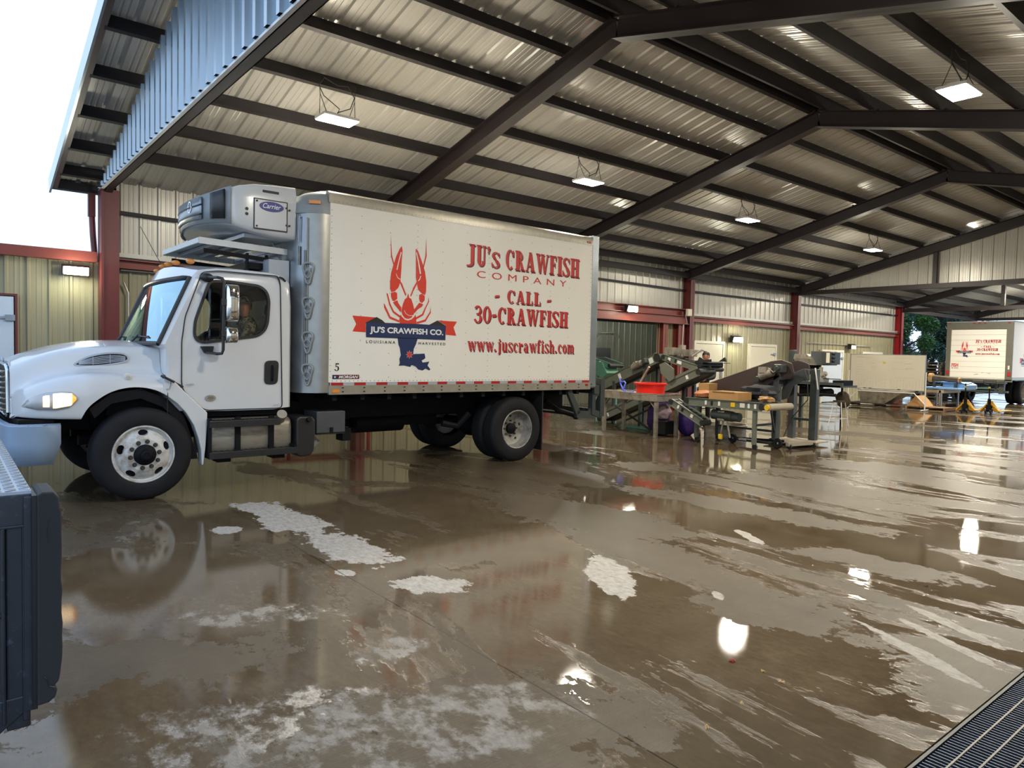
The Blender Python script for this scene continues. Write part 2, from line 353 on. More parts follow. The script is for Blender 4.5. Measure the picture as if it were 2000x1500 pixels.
# flat lettering ------------------------------------------------------------
def text2d(s, bold=0, shear=0, spacing=1):
    cu = bpy.data.curves.new('t', 'FONT'); cu.body = s; cu.offset = bold; cu.shear = shear; cu.space_character = spacing; cu.resolution_u = 4
    o = bpy.data.objects.new('t', cu); COL.objects.link(o); dg = bpy.context.evaluated_depsgraph_get(); me = bpy.data.meshes.new_from_object(o.evaluated_get(dg))
    vs = [(v.co.x, v.co.y) for v in me.vertices]; fs = [tuple(p.vertices) for p in me.polygons]
    bpy.data.objects.remove(o); bpy.data.curves.remove(cu); bpy.data.meshes.remove(me)
    return vs, fs
def fit(g, x0, x1, y0, y1):
    vs, fs = g; ax = min(v[0] for v in vs); bx = max(v[0] for v in vs); ay = min(v[1] for v in vs); by = max(v[1] for v in vs)
    return [(x0+(v[0]-ax)/(bx-ax)*(x1-x0), y0+(v[1]-ay)/(by-ay)*(y1-y0)) for v in vs], fs
def joing(gs):
    V = []; Fc = []
    for vs, fs in gs: o = len(V); V += vs; Fc += [tuple(i+o for i in f) for f in fs]
    return V, Fc
def polyg(ps):
    V = []; Fc = []
    for p in ps: o = len(V); V += list(p); Fc.append(tuple(range(o, o+len(p))))
    return V, Fc
def ringg(cx, cy, rx, ry, tx, ty, a0, a1, n=18):
    V = []; Fc = []
    for i in range(n+1):
        a = math.radians(a0+(a1-a0)*i/n); c, s_ = math.cos(a), math.sin(a)
        V += [(cx+rx*c, cy+ry*s_), (cx+(rx-tx)*c, cy+(ry-ty)*s_)]
    for i in range(n): Fc.append((2*i, 2*i+2, 2*i+3, 2*i+1))
    return V, Fc
def rectg(x0, y0, x1, y1): return polyg([[(x0, y0), (x1, y0), (x1, y1), (x0, y1)]])
def slab(ch):
    """one condensed slab-serif letter, cap height 1 -> (width, geometry)"""
    t, q = .185, .075
    R = rectg; st = lambda x, y0=0, y1=1: [R(x, y0, x+t, y1)]
    sf = lambda x, y, w=.08: [R(x-w, y, x+t+w, y+q)]
    G = []; w = .5
    if ch in 'CG': G = [ringg(.27, .5, .25, .5, .15, .07, 48, 312), R(.43, .66, .5, .96), R(.40, .66, .5, .74)]; w = .54
    elif ch in '0Oo':
        G = [ringg(.25, .5, .25, .5, .15, .07, 0, 360, 28)]; w = .5
    elif ch == 'R': G = st(.06)+sf(.06, 0, .06)+[R(0, .93, .25, 1), ringg(.2, .74, .26, .26, .14, .07, -90, 90), polyg([[(.25, .5), (.38, .5), (.56, .0), (.38, .0)]]), R(.36, 0, .6, q)]; w = .6
    elif ch == 'A': G = [polyg([[(.06, 0), (.12, 0), (.29, .98), (.23, 1)]]), polyg([[(.2, 1), (.36, 1), (.55, 0), (.37, 0)]]), R(.13, .26, .42, .33), R(0, 0, .18, q), R(.32, 0, .6, q)]; w = .6
    elif ch == 'W': G = [polyg([[(.04, 1), (.2, 1), (.32, 0), (.22, 0)]]), polyg([[(.26, 0), (.32, 0), (.42, 1), (.36, 1)]]), polyg([[(.34, 1), (.5, 1), (.62, 0), (.52, 0)]]), polyg([[(.56, 0), (.62, 0), (.78, 1), (.72, 1)]]), R(0, .93, .26, 1), R(.3, .93, .55, 1), R(.66, .93, .84, 1)]; w = .84
    elif ch == 'F': G = st(.06)+sf(.06, 0, .06)+[R(0, .93, .46, 1), R(.4, .74, .46, .96), R(.2, .5, .38, .56), R(.33, .4, .38, .66)]; w = .48
    elif ch == 'I': G = st(.07)+sf(.07, 0, .07)+sf(.07, .93, .07); w = .31
    elif ch in 'Ss': G = [ringg(.25, .75, .23, .25, .13, .07, 20, 270), ringg(.25, .25, .25, .26, .13, .07, -160, 90), polyg([[(.09, .68), (.19, .78), (.42, .3), (.3, .22)]]), R(.42, .7, .48, .96), R(.0, .04, .06, .3)]; w = .5
    elif ch == 'H': G = st(.06)+st(.38)+sf(.06, 0, .06)+sf(.06, .93, .06)+sf(.38, 0, .06)+sf(.38, .93, .06)+[R(.2, .47, .4, .54)]; w = .62
    elif ch == 'J': G = [R(.22, .1, .39, 1), R(.12, .93, .47, 1), ringg(.12, .14, .27, .22, .15, .08, -100, 0), R(0, -.08, .12, -.01)]; w = .49
    elif ch == 'U': G = [R(.06, .25, .23, 1), R(.4, .25, .47, 1), R(0, .93, .3, 1), R(.33, .93, .54, 1), ringg(.265, .25, .205, .26, .16, .08, 180, 360)]; w = .55
    elif ch == 'L': G = st(.06)+sf(.06, .93, .06)+[R(0, 0, .46, q), R(.4, 0, .46, .3)]; w = .5
    elif ch == '3': G = [ringg(.22, .74, .22, .26, .13, .07, -80, 160), ringg(.22, .26, .24, .28, .14, .07, -165, 85), R(.13, .47, .25, .54)]; w = .48
    elif ch == '-': G = [polyg([[(.0, .38), (.26, .41), (.3, .56), (.04, .53)]])]; w = .32
    elif ch == "'": G = [ringg(.09, .9, .09, .1, .09, .1, 0, 360, 12), polyg([[(.1, .9), (.18, .9), (.1, .66), (.02, .64)]])]; w = .22
    elif ch == '5': G = [R(.08, .48, .15, 1), R(.08, .84, .44, 1), ringg(.19, .32, .27, .33, .16, .08, -160, 120), ]; w = .48
    elif ch == 'w': G = [polyg([[(.02, .7), (.16, .7), (.27, 0), (.19, 0)]]), polyg([[(.22, 0), (.27, 0), (.35, .7), (.3, .7)]]), polyg([[(.28, .7), (.42, .7), (.53, 0), (.45, 0)]]), polyg([[(.48, 0), (.53, 0), (.64, .7), (.59, .7)]]), R(0, .64, .2, .7), R(.54, .64, .68, .7)]; w = .68
    elif ch == '.': G = [ringg(.09, .09, .09, .09, .09, .09, 0, 360, 12)]; w = .24
    elif ch == 'j': G = [R(.12, 0, .26, .7), R(.04, .64, .26, .7), ringg(.1, 0, .16, .2, .13, .09, -110, 0), ringg(.19, .86, .08, .08, .08, .08, 0, 360, 10)]; w = .32
    elif ch == 'u': G = [R(.05, .18, .18, .7), R(.3, 0, .43, .7), R(0, .64, .18, .7), R(.25, .64, .43, .7), R(.3, 0, .48, .06), ringg(.2, .18, .15, .19, .12, .09, 180, 330)]; w = .5
    elif ch == 'S_': w = .5
    elif ch == 'c': G = [ringg(.21, .35, .2, .35, .13, .06, 48, 312), R(.3, .48, .38, .62)]; w = .42
    elif ch == 'r': G = [R(.05, 0, .18, .7), R(0, .64, .18, .7), R(0, 0, .24, .06), R(.18, .5, .26, .62), ringg(.3, .56, .09, .1, .09, .1, 0, 360, 10)]; w = .4
    elif ch == 'a': G = [R(.26, 0, .39, .5), R(.34, 0, .46, .06), ringg(.2, .5, .18, .2, .11, .07, 0, 165), ringg(.2, .2, .17, .21, .12, .06, 60, 330)]; w = .47
    elif ch == 'f': G = [R(.07, 0, .2, .78), R(0, 0, .27, .06), R(0, .64, .3, .7), ringg(.23, .78, .16, .22, .13, .08, 20, 180)]; w = .36
    elif ch == 'i': G = [R(.06, 0, .19, .7), R(0, .64, .19, .7), R(0, 0, .25, .06), ringg(.12, .88, .08, .08, .08, .08, 0, 360, 10)]; w = .26
    elif ch == 'h': G = [R(.05, 0, .18, 1), R(0, .94, .18, 1), R(0, 0, .23, .06), R(.3, 0, .43, .52), R(.26, 0, .48, .06), ringg(.28, .5, .15, .2, .12, .09, 0, 150)]; w = .5
    elif ch == 'm': G = [R(.05, 0, .18, .7), R(0, .64, .18, .7), R(0, 0, .23, .06), R(.28, 0, .41, .52), R(.51, 0, .64, .52), R(.46, 0, .7, .06), ringg(.26, .5, .15, .2, .12, .09, 0, 150), ringg(.49, .5, .15, .2, .12, .09, 0, 150)]; w = .72
    elif ch == 'o': w = .42
    elif ch == ' ': w = .22
    return w, joing(G) if G else ([], [])
def slabtext(s):
    x = 0; out = []
    for ch in s:
        if ch == 'ö': w, g = .42, ringg(.2, .35, .2, .35, .13, .06, 0, 360, 24)
        elif ch == 'ß': w, (vs, fs) = slab('S'); g = ([(a*.82, b*.72) for a, b in vs], fs); w = .42
        elif ch == '§': w, (vs, fs) = slab('S'); g = ([(a*.95, b*.78+.0) for a, b in vs], fs); w = .5
        else: w, g = slab(ch)
        out.append(([(a+x, b) for a, b in g[0]], g[1])); x += w+.045
    return joing(out)
def decal(name, g, fn, material, parent):
    """flat vinyl lettering: fn maps (u, v) to a point just proud of the panel"""
    o = MB(); o.add([fn(*p) for p in g[0]], g[1]); me = bpy.data.meshes.new(name); me.from_pydata(o.v, [], o.f); me.materials.append(MATS[material]); me.update()
    ob = bpy.data.objects.new(name, me); COL.objects.link(ob); ob.parent = parent; return ob
LOGO={'red':[[(3.153,3.084),(3.167,3.032),(3.157,2.898),(3.152,2.765),(3.146,2.659),(3.142,2.605),(3.11,2.523),(3.057,2.473),(3.005,2.456),(2.984,2.5),(2.983,2.592),(2.996,2.711),(3.029,2.82),(3.072,2.943),(3.123,3.047)],[(3.383,3.076),(3.412,3.046),(3.479,2.904),(3.53,2.773),(3.554,2.639),(3.552,2.502),(3.536,2.453),(3.479,2.476),(3.422,2.52),(3.397,2.626),(3.384,2.679),(3.382,2.814),(3.379,2.948),(3.372,3.055)],[(2.997,2.446),(3.058,2.467),(3.093,2.45),(3.097,2.376),(3.06,2.342),(3.025,2.342),(3.001,2.396)],[(3.03,2.324),(3.098,2.355),(3.114,2.317),(3.161,2.26),(3.154,2.193),(3.107,2.244),(3.061,2.287)],[(3.443,2.453),(3.488,2.469),(3.533,2.441),(3.53,2.38),(3.49,2.341),(3.453,2.359),(3.439,2.399)],[(3.511,2.325),(3.445,2.344),(3.403,2.295),(3.364,2.245),(3.365,2.191),(3.42,2.248),(3.491,2.293)],[(3.142,2.612),(3.17,2.581),(3.235,2.439),(3.224,2.418),(3.155,2.553),(3.135,2.591)],[(3.397,2.626),(3.343,2.541),(3.298,2.43),(3.309,2.414),(3.359,2.515),(3.413,2.614)],[(3.266,2.468),(3.282,2.402),(3.314,2.39),(3.347,2.312),(3.369,2.232),(3.358,2.177),(3.319,2.128),(3.272,2.112),(3.217,2.123),(3.178,2.168),(3.161,2.22),(3.183,2.302),(3.213,2.377),(3.247,2.399)],[(3.152,2.166),(3.171,2.138),(3.223,2.099),(3.273,2.091),(3.327,2.111),(3.366,2.145),(3.389,2.179),(3.399,2.111),(3.408,2.051),(3.142,2.046),(3.133,2.099)],[(2.93,2.437),(2.952,2.432),(2.992,2.303),(3.047,2.207),(3.155,2.146),(3.148,2.119),(3.032,2.186),(2.973,2.289)],[(2.892,2.303),(2.91,2.285),(2.995,2.132),(3.133,2.085),(3.134,2.059),(2.981,2.104),(2.899,2.245)],[(3.597,2.437),(3.587,2.368),(3.532,2.268),(3.493,2.191),(3.39,2.138),(3.388,2.104),(3.513,2.174),(3.559,2.281),(3.605,2.369)],[(3.632,2.302),(3.622,2.232),(3.543,2.118),(3.41,2.078),(3.411,2.051),(3.552,2.089),(3.637,2.219)],[(2.984,3.221),(3.005,2.949),(3.045,2.828),(3.033,2.814),(2.989,2.934)],[(3.54,3.243),(3.533,3.005),(3.489,2.817),(3.505,2.812),(3.553,2.993)]],'slit':[[(3.139,3.009),(3.104,2.88),(3.077,2.765),(3.09,2.757),(3.117,2.875),(3.152,2.997)],[(3.388,3.036),(3.426,2.912),(3.455,2.793),(3.464,2.74),(3.445,2.738),(3.412,2.897),(3.379,3.015)],[(3.074,2.712),(3.1,2.661),(3.138,2.642),(3.136,2.631),(3.092,2.654),(3.069,2.705)],[(3.467,2.713),(3.447,2.657),(3.42,2.635),(3.417,2.644),(3.439,2.667),(3.455,2.715)]],'flag':[[(2.439,2.116),(2.787,2.108),(2.629,2.023),(2.631,1.907),(2.442,1.913),(2.494,2.01)],[(3.757,2.115),(4.086,2.113),(4.027,2.029),(4.077,1.91),(3.896,1.918),(3.893,2.051)]],'fold':[[(2.633,2.036),(2.787,2.115),(2.869,2.079),(2.929,2.034)],[(3.602,2.043),(3.749,2.114),(3.893,2.044)]],'navy':[[(2.633,2.042),(2.959,2.044),(3.424,2.051),(3.893,2.044),(3.889,1.84),(3.428,1.843),(2.636,1.842)],[(3.11,1.858),(3.428,1.851),(3.405,1.779),(3.367,1.703),(3.36,1.635),(3.545,1.645),(3.559,1.583),(3.53,1.562),(3.498,1.548),(3.515,1.521),(3.58,1.528),(3.625,1.535),(3.597,1.48),(3.647,1.425),(3.623,1.411),(3.565,1.438),(3.517,1.41),(3.444,1.424),(3.403,1.465),(3.339,1.485),(3.316,1.458),(3.214,1.477),(3.132,1.473),(3.151,1.51),(3.142,1.564),(3.165,1.618),(3.148,1.711),(3.124,1.764)]]}
# ---------------------------------------------------------------- building
YW, ZR, YR, SL = 13.99, 5.894, 6.70, .245
XG, XA, XB, XC, XD, XE, XF = 2.19, 7.08, 12.42, 18.33, 24.94, 34.0, 43.0
bl = lambda y: ZR-SL*abs(y-YR)                      # underside of the rafters
zo = lambda x: .012*max(0, 19-x)                     # the wall girts climb slightly towards the open end
def ribbed(name, m, P0, U, V, N, lu, lv, pitch=.305, h=.03, top=None, parent=None, side=1, deep=False):
    """ribbed metal sheet: ribs run along V, pitch along U; top(u) gives the end of each rib line"""
    P0, U, V, N = Vector(P0), Vector(U), Vector(V), Vector(N); b = MB(); us = []; u = 0
    prof = [(0, 0), (.045, 0), (.065, h), (.10, h), (.12, 0), (.19, 0), (.197, h*.18), (.215, h*.18), (.222, 0), (.262, 0), (.269, h*.18), (.287, h*.18), (.294, 0)]
    if deep: pitch = .28; prof = [(0, 0), (.095, 0), (.115, h), (.185, h), (.205, 0)]
    while u < lu:
        for a, k in prof:
            if u+a <= lu: us.append((u+a, k))
        u += pitch
    us.append((lu, 0)); lo, hi = [], []
    for u, k in us:
        t = (lv if top is None else top(u)); lo.append(P0+U*u+N*k*side); hi.append(P0+U*u+N*k*side+V*t)
    b.loft([lo, hi], closed=False); return struct(b.build(name, m, parent))
# floor slab with the trench drain left open
fb = MB(); TX0, TX1, TY0, TY1 = 2.4, 12.0, .42, 1.18
def fquad(x0, x1, y0, y1): fb.add([(x0, y0, 0), (x1, y0, 0), (x1, y1, 0), (x0, y1, 0)], [(0, 1, 2, 3)])
fquad(-25, TX0, -12, 60); fquad(TX1, 75, -12, 60); fquad(TX0, TX1, TY1, 60); fquad(TX0, TX1, -12, TY0)
fb.add([(TX0, TY0, 0), (TX1, TY0, 0), (TX1, TY0, -.35), (TX0, TY0, -.35)], [(0, 1, 2, 3)]); fb.add([(TX0, TY1, 0), (TX1, TY1, 0), (TX1, TY1, -.35), (TX0, TY1, -.35)], [(0, 1, 2, 3)])
fb.add([(TX0, TY0, -.35), (TX1, TY0, -.35), (TX1, TY1, -.35), (TX0, TY1, -.35)], [(0, 1, 2, 3)])
struct(fb.build('floor', 'wet_concrete'))
gb = MB()
g = empty('drain_grate', (TX0+.1, TY0, 0), 'long steel bar grate over the trench drain in the wet floor', 'drain grate')
x = TX0+.12
while x < 8.2: gb.box(x-.0035-TX0-.1, x+.0035-TX0-.1, .012, TY1-TY0-.025, -.035, -.006); x += .027
gb.build('bearing_bars', 'grate_steel', g)
gb = MB()
for y in (.10, .19, .29, .38, .48, .57, .655): gb.box(.0, 5.75, y-.004, y+.004, -.012, -.0035)
gb.build('cross_rods', 'grate_rod', g)
gb = MB(); gb.box(0, 5.75, TY1-TY0-.02, TY1-TY0-.006, -.05, -.002); gb.box(0, 5.75, .0, .012, -.05, -.002); gb.build('frame_angle', 'dock_black', g)
# ribbed roof, both slopes; ribs run from ridge to eave
RX0, RX1 = 1.5, 44.2; cl = math.cos(math.atan(SL)); sl_ = math.sin(math.atan(SL))
zt = .50
ribbed('ceiling', 'roof_sheet', (RX0, YR, ZR+zt), (1, 0, 0), (0, cl, -sl_), (0, sl_, cl), RX1-RX0, 7.98/cl)
ribbed('ceiling', 'roof_sheet', (RX0, YR, ZR+zt), (1, 0, 0), (0, -cl, -sl_), (0, -sl_, cl), RX1-RX0, 7.6/cl)
b = MB(); b.beam((RX0, YR, ZR+zt+.01), (RX1, YR, ZR+zt+.01), .45, .012); struct(b.build('trim_ridge', 'purlin_brown'))
for sg in (1, -1):                                   # rake trim along the open gable
    b = MB(); b.beam((RX0-.02, YR, ZR+.40), (RX0-.02, YR+sg*7.85, ZR+.40-SL*7.85), .03, .26); struct(b.build('trim_rake', 'gable_sheet'))
    b = MB(); b.beam((RX0+.03, YR, ZR+.33), (RX0+.03, YR+sg*7.7, ZR+.33-SL*7.7), .09, .06); struct(b.build('trim_rake_inner', 'rake_brown'))
b = MB(); b.box(RX0, RX1, 14.42, 14.58, 4.32, 4.46); struct(b.build('trim_gutter', 'purlin_brown'))
# purlins: Z sections on top of the rafters
for d in (.16, .98, 2.04, 3.11, 4.17, 5.22, 6.25, 7.15, 7.16):
    for sg in (1, -1):
        RXa, RXb = (RX0+.05, RX1-.05) if d < 7 else ((RX0+.05, 2.2) if d == 7.16 else (XA, RX1-.05))
        y = YR+sg*d; z = ZR-SL*d+.3; b = MB(); y2 = y
        b.beam((RXa, y, z+.1), (RXb, y, z+.1), .012, .19, up=(0, sg*sl_, cl)); b.beam((RXa, y-sg*.03, z+.008), (RXb, y-sg*.03, z+.008), .07, .012, up=(0, sg*sl_, cl))
        struct(b.build('purlin', 'purlin_brown'))
# rafters: welded I sections, one object per slope
for X in (2.28, XA, XB, XC, XD, XE, XF):
    for sg in (1, -1):
        hh_ = .28 if X > 3 else .10; a = (X, YR, ZR+.28-hh_/2); e = (X, YR+sg*7.35, ZR+.28-hh_/2-SL*7.35)
        b = MB(); b.ibeam(a, e, .20 if X > 3 else .1, hh_, up=(0, sg*sl_, cl))
        for k in range(8):
            yy = YR+sg*(.05+k*1.04); b.beam((X-.1, yy, bl(yy)+.29), (X+.1, yy, bl(yy)+.29), .05, .03)
        if X == XF: b.beam((X, YR, bl(YR)), (X, YR+sg*.01, bl(YR)), .1, .1)
        struct(b.build('rafter', 'beam_brown'))
# eave strut along the wall
b = MB(); b.box(XA, XF, 13.86, 13.95, 4.16, 4.32); b.box(XA, XF, 13.86, 14.0, 4.31, 4.33); struct(b.build('eave_strut', 'purlin_brown'))
def column(X, m='column_red', y0=13.97, y1=14.26, z1=4.35, w=.2):
    b = MB(); b.ibeam((X, (y0+y1)/2, 0), (X, (y0+y1)/2, z1), w, y1-y0, up=(0, 1, 0)); b.box(X-.14, X+.14, y0-.03, y1+.03, 0, .02); return struct(b.build('column', m))
for X, m in ((XA, 'column_red'), (XB, 'column_red'), (XC+.24, 'column_red'), (XD+.1, 'column_red'), (XE, 'bright_red_paint'), (XF, 'bright_red_paint')): column(X, m)
b = MB(); b.box(2.2, 2.44, 13.98, 14.25, 0, 4.34); b.box(2.16, 2.2, 13.96, 14.3, 0, 4.34); struct(b.build('column', 'column_red'))
for X, Yc in ((2.3, -.6), (XA, -.6), (XB, -.6), (XC, -.6), (XD, -.6), (XE, -.6), (XF, -.6)): column(X, y0=Yc-.1, y1=Yc+.15)
ribbed('wall_right_light_block', 'wall_sheet', (XG+.4, -.78, 0), (1, 0, 0), (0, 0, 1), (0, 1, 0), XD-XG, 4.4)  # unseen wall, added to keep blue daylight out of the interior
# headers at both gables, with cladding above
b = MB(); b.box(2.21, 2.34, -.6, 14.2, 4.34, 4.352); b.box(2.21, 2.222, -.6, 14.2, 4.34, 4.54); b.box(2.328, 2.34, -.6, 14.2, 4.34, 4.36); struct(b.build('gable_header', 'beam_brown'))
b = MB(); b.box(2.165, 2.205, -.6, 14.3, 4.335, 4.36); struct(b.build('trim_1', 'white'))
ribbed('wall_gable', 'gable_sheet', (2.205, 14.3, 4.36), (0, -1, 0), (0, 0, 1), (-1, 0, 0), 14.9, 1, h=.07, deep=True, top=lambda u: bl(14.3-u)+.30-4.36)
ribbed('wall_gable_inner', 'wall_sheet', (2.225, 14.3, 4.36), (0, -1, 0), (0, 0, 1), (1, 0, 0), 14.9, 1, h=.01, top=lambda u: bl(14.3-u)+.30-4.36)
b = MB(); b.box(XD-.02, XD+.18, -.6, 14.1, 4.09, 4.24); struct(b.build('gable_header', 'beam_brown'))
ribbed('wall_far_gable', 'wall_sheet', (XD+.2, 14.3, 4.12), (0, -1, 0), (0, 0, 1), (-1, 0, 0), 14.9, 1, h=.03, top=lambda u: bl(14.3-u)+.42-4.12)
b = MB(); b.beam((XD+.06, 9.35, 4.2), (XD+.06, 9.35, bl(9.35)+.05), .12, .14, up=(1, 0, 0)); struct(b.build('gable_stud', 'beam_brown'))
b = MB(); b.beam((XD+.06, 4.2, 4.2), (XD+.06, 4.2, bl(4.2)+.05), .12, .14, up=(1, 0, 0)); struct(b.build('gable_stud', 'beam_brown'))
# trusses beyond the far gable
b = MB(); b.beam((XE, -.6, 4.02), (XE, 14.0, 4.02), .14, .16); struct(b.build('tie_beam', 'beam_brown'))
b = MB(); b.beam((XF, -.6, 4.05), (XF, 14.0, 4.05), .14, .14); struct(b.build('tie_beam', 'beam_brown'))
b = MB(); b.beam((XE, 10.1, 4.08), (XE, 10.1, bl(10.1)), .14, .14, up=(1, 0, 0)); struct(b.build('king_post', 'beam_brown'))
ribbed('wall_end_gable', 'wall_sheet', (XF+.2, 14.3, 4.12), (0, -1, 0), (0, 0, 1), (-1, 0, 0), 14.9, 1, h=.03, top=lambda u: bl(14.3-u)+.42-4.12)
b = MB(); b.box(XE, XF, 13.9, 14.05, 3.95, 4.12); struct(b.build('eave_strut', 'beam_brown'))
# left wall: pale upper sheeting, tan lower building, red beam between
def seg(x0, x1): return x0, x1
ribbed('wall_left_upper', 'wall_sheet', (2.45, 14.3, 3.05), (1, 0, 0), (0, 0, 1), (0, -1, 0), XE-2.45, 1.55)
for a, c in ((2.45, XA), (XA, XB), (XB, XC+.2), (XC+.3, XD), (XD+.2, XE)):
    b = MB(); b.add([(x, y, z+zo(x)*1.05) for x in (a, c) for y in (14.2, 14.27) for z in (3.77, 3.83)], [(0, 1, 3, 2), (4, 6, 7, 5), (0, 4, 5, 1), (2, 3, 7, 6), (0, 2, 6, 4), (1, 5, 7, 3)]); struct(b.build('girt', 'purlin_brown'))
def zbeam(name, a, c, z0, z1, y0, y1, m):
    b = MB(); b.add([(x, y, z+zo(x)) for x in (a, c) for y in (y0, y1) for z in (z0, z1)], [(0, 1, 3, 2), (4, 6, 7, 5), (0, 4, 5, 1), (2, 3, 7, 6), (0, 2, 6, 4), (1, 5, 7, 3)]); return struct(b.build(name, m))
for a, c in ((2.45, XA), (XA, XB), (XC+.35, XD), (XD+.2, XE)):
    zbeam('wall_beam', a, c, 2.83, 2.97, 14.15, 14.25, 'red_oxide'); zbeam('wall_beam_flange', a, c, 2.965, 2.985, 14.06, 14.27, 'red_oxide')
    zbeam('trim_2', a, c, 3.02, 3.10, 14.17, 14.25, 'wall_sheet')
    zbeam('wall_girt_lower', a, c, 2.99, 3.02, 14.12, 14.25, 'purlin_brown')
b = MB(); b.add([(x, y, z) for x in (-9, 2.12) for y in (14.12, 14.28) for z in (3.09, 3.265)], [(0, 1, 3, 2), (4, 6, 7, 5), (0, 4, 5, 1), (2, 3, 7, 6), (0, 2, 6, 4), (1, 5, 7, 3)]); struct(b.build('wall_beam', 'red_oxide'))
OP0, OP1 = 12.7, 17.3
ribbed('wall_left', 'tan_sheet', (-9, 14.32, 0), (1, 0, 0), (0, 0, 1), (0, -1, 0), OP0+9, 3.15, side=1)
ribbed('wall_left', 'tan_sheet', (OP1, 14.32, 0), (1, 0, 0), (0, 0, 1), (0, -1, 0), XE-OP1+.1, 3.0, side=1)
# header over the wide opening: two channels
b = MB(); b.beam((OP0-.2, 14.08, 2.86), (XC+.14, 14.08, 2.85), .03, .26); b.beam((OP0-.2, 14.05, 2.98), (XC+.14, 14.05, 2.98), .12, .02); b.beam((OP0-.2, 14.05, 2.73), (XC+.14, 14.05, 2.73), .12, .02); struct(b.build('opening_header', 'red_oxide'))
b = MB(); b.beam((OP0-.2, 14.16, 3.10), (XC+.14, 14.16, 3.09), .03, .20); b.beam((OP0-.2, 14.1, 3.19), (XC+.14, 14.1, 3.19), .16, .02); struct(b.build('opening_header_upper', 'red_oxide'))
for a, c in ((17.28, 17.6), (18.02, 18.42)):
    b = MB(); b.ibeam(((a+c)/2, 14.2, 0), ((a+c)/2, 14.2, 2.85), c-a-.1, .22, up=(0, 1, 0)); struct(b.build('door_jamb', 'red_oxide'))
b = MB(); b.box(OP0-.25, OP0, 14.1, 14.3, 0, 2.85); struct(b.build('door_jamb', 'red_oxide'))
# room behind the opening
ribbed('wall_back_room', 'room_sheet', (9, 17.6, 0), (1, 0, 0), (0, 0, 1), (0, -1, 0), 15, 2.95)
ribbed('wall_side_room', 'room_sheet', (23.5, 17.6, 0), (0, -1, 0), (0, 0, 1), (-1, 0, 0), 3.2, 2.95)
ribbed('wall_side_room', 'room_sheet', (9, 14.4, 0), (0, 1, 0), (0, 0, 1), (1, 0, 0), 3.2, 2.95)
b = MB(); b.box(9, 23.5, 14.34, 17.6, 2.96, 3.0); struct(b.build('ceiling_room', 'dark_frame'))
b = MB(); b.beam((13, 15.6, 2.86), (20, 15.6, 2.86), .12, .2); struct(b.build('room_beam', 'dark_frame'))
# downspout at the corner
b = MB(); b.box(2.02, 2.13, 14.32, 14.42, 3.9, 4.3); b.tube([(2.08, 14.4, 4.05), (2.10, 14.4, 3.6), (2.13, 14.4, 3.2), (2.13, 14.4, 0)], .05, 8); tag(b.build('downspout', 'column_red', smooth=30), 'brown downspout running down the outside of the red corner column', 'downspout')
# doors in the tan wall
def door(x0, x1, z1, m, hinge_left=True, frame='offwhite', label=None):
    b = MB(); f = .09 if x0 > 0 else .035
    b.box(x0, x0+f, 14.2, 14.3, 0, z1); b.box(x1-f, x1, 14.2, 14.3, 0, z1); b.box(x0+f, x1-f, 14.2, 14.3, z1-f, z1)
    o = struct(b.build('door_frame', frame)); o.name = 'door_1'
    b = MB(); b.box(x0+f+.015, x1-f-.015, 14.21, 14.27, .02, z1-f-.015); b.build('door_leaf', m, o, bevel=.006)
    for zz in (z1*.84, z1*.3):
        b = MB(); hx = x0+f if hinge_left else x1-f; s = 1 if hinge_left else -1
        b.box(min(hx, hx+s*.3), max(hx, hx+s*.3), 14.18, 14.21, zz-.02, zz+.02); b.box(min(hx, hx+s*.13), max(hx, hx+s*.13), 14.17, 14.21, zz-.05, zz+.05); b.build('hinge', 'galv', o, bevel=.004)
    b = MB(); hx = (x1-f-.12) if hinge_left else (x0+f+.12); b.box(hx-.03, hx+.03, 14.17, 14.21, .95, 1.25); b.tube([(hx, 14.2, 1.2), (hx, 14.12, 1.18), (hx, 14.12, 1.02), (hx, 14.2, 1.0)], .012, 6); b.build('door_handle', 'galv', o)
    return o
for i, a in enumerate(((19.05, 20.72, 2.24, 'door_white', True), (22.22, 23.98, 2.22, 'door_white', False), (27.3, 29.1, 2.12, 'door_blue_white', False), (30.75, 32.65, 2.10, 'door_white', True))):
    door(*a).name = 'door_%d' % (i+1)
o = door(-1.25, .99, 2.47, 'door_blue_white', False, frame='column_red'); o.name = 'door_5'
# ---------------------------------------------------------------- lamps
def highbay(X, Y, z, label, energy, visible=True):
    t = empty('high_bay_lamp', (X, Y, z), label, 'ceiling lamp', 'LED lamps hung from the roof purlins')
    b = MB(); b.box(-.27, .27, -.17, .17, .012, .05); b.box(-.2, .2, -.07, .07, .05, .09); b.build('housing', 'white', t, bevel=.008)
    b = MB(); b.box(-.255, .255, -.155, .155, 0, .012); b.build('diffuser', 'lamp_glow', t)
    dz = bl(Y)+.3-z
    for sx_ in (-.24, .24):
        b = MB(); b.tube([(sx_*.9, -.12, .05), (sx_*1.1, 0, dz*.6), (sx_*1.15, .0, dz)], .005, 5); b.tube([(sx_*.9, .12, .05), (sx_*1.1, 0, dz*.6)], .005, 5); b.build('hanger_wire', 'cable', t)
    b = MB(); b.tube([(0, 0, .09), (.03, .0, .18), (-.2, .02, .32), (-.27, .02, dz*.8), (-.2, .0, dz*1.02), (0, .0, dz*.9), (.16, .0, dz*.95), (.26, .0, dz*.7), (.2, 0, .22), (0, 0, .12)], .007, 6); b.build('power_cord', 'cable', t)
    l = light('lamp_light', 'POINT', (0, 0, -.10), energy*.42, radius=.16); l.parent = t
    l = light('lamp_beam', 'AREA', (0, 0, -.02), energy*.9, shape='RECTANGLE', size=.5, size_y=.3); l.parent = t
    return t
HB = 185
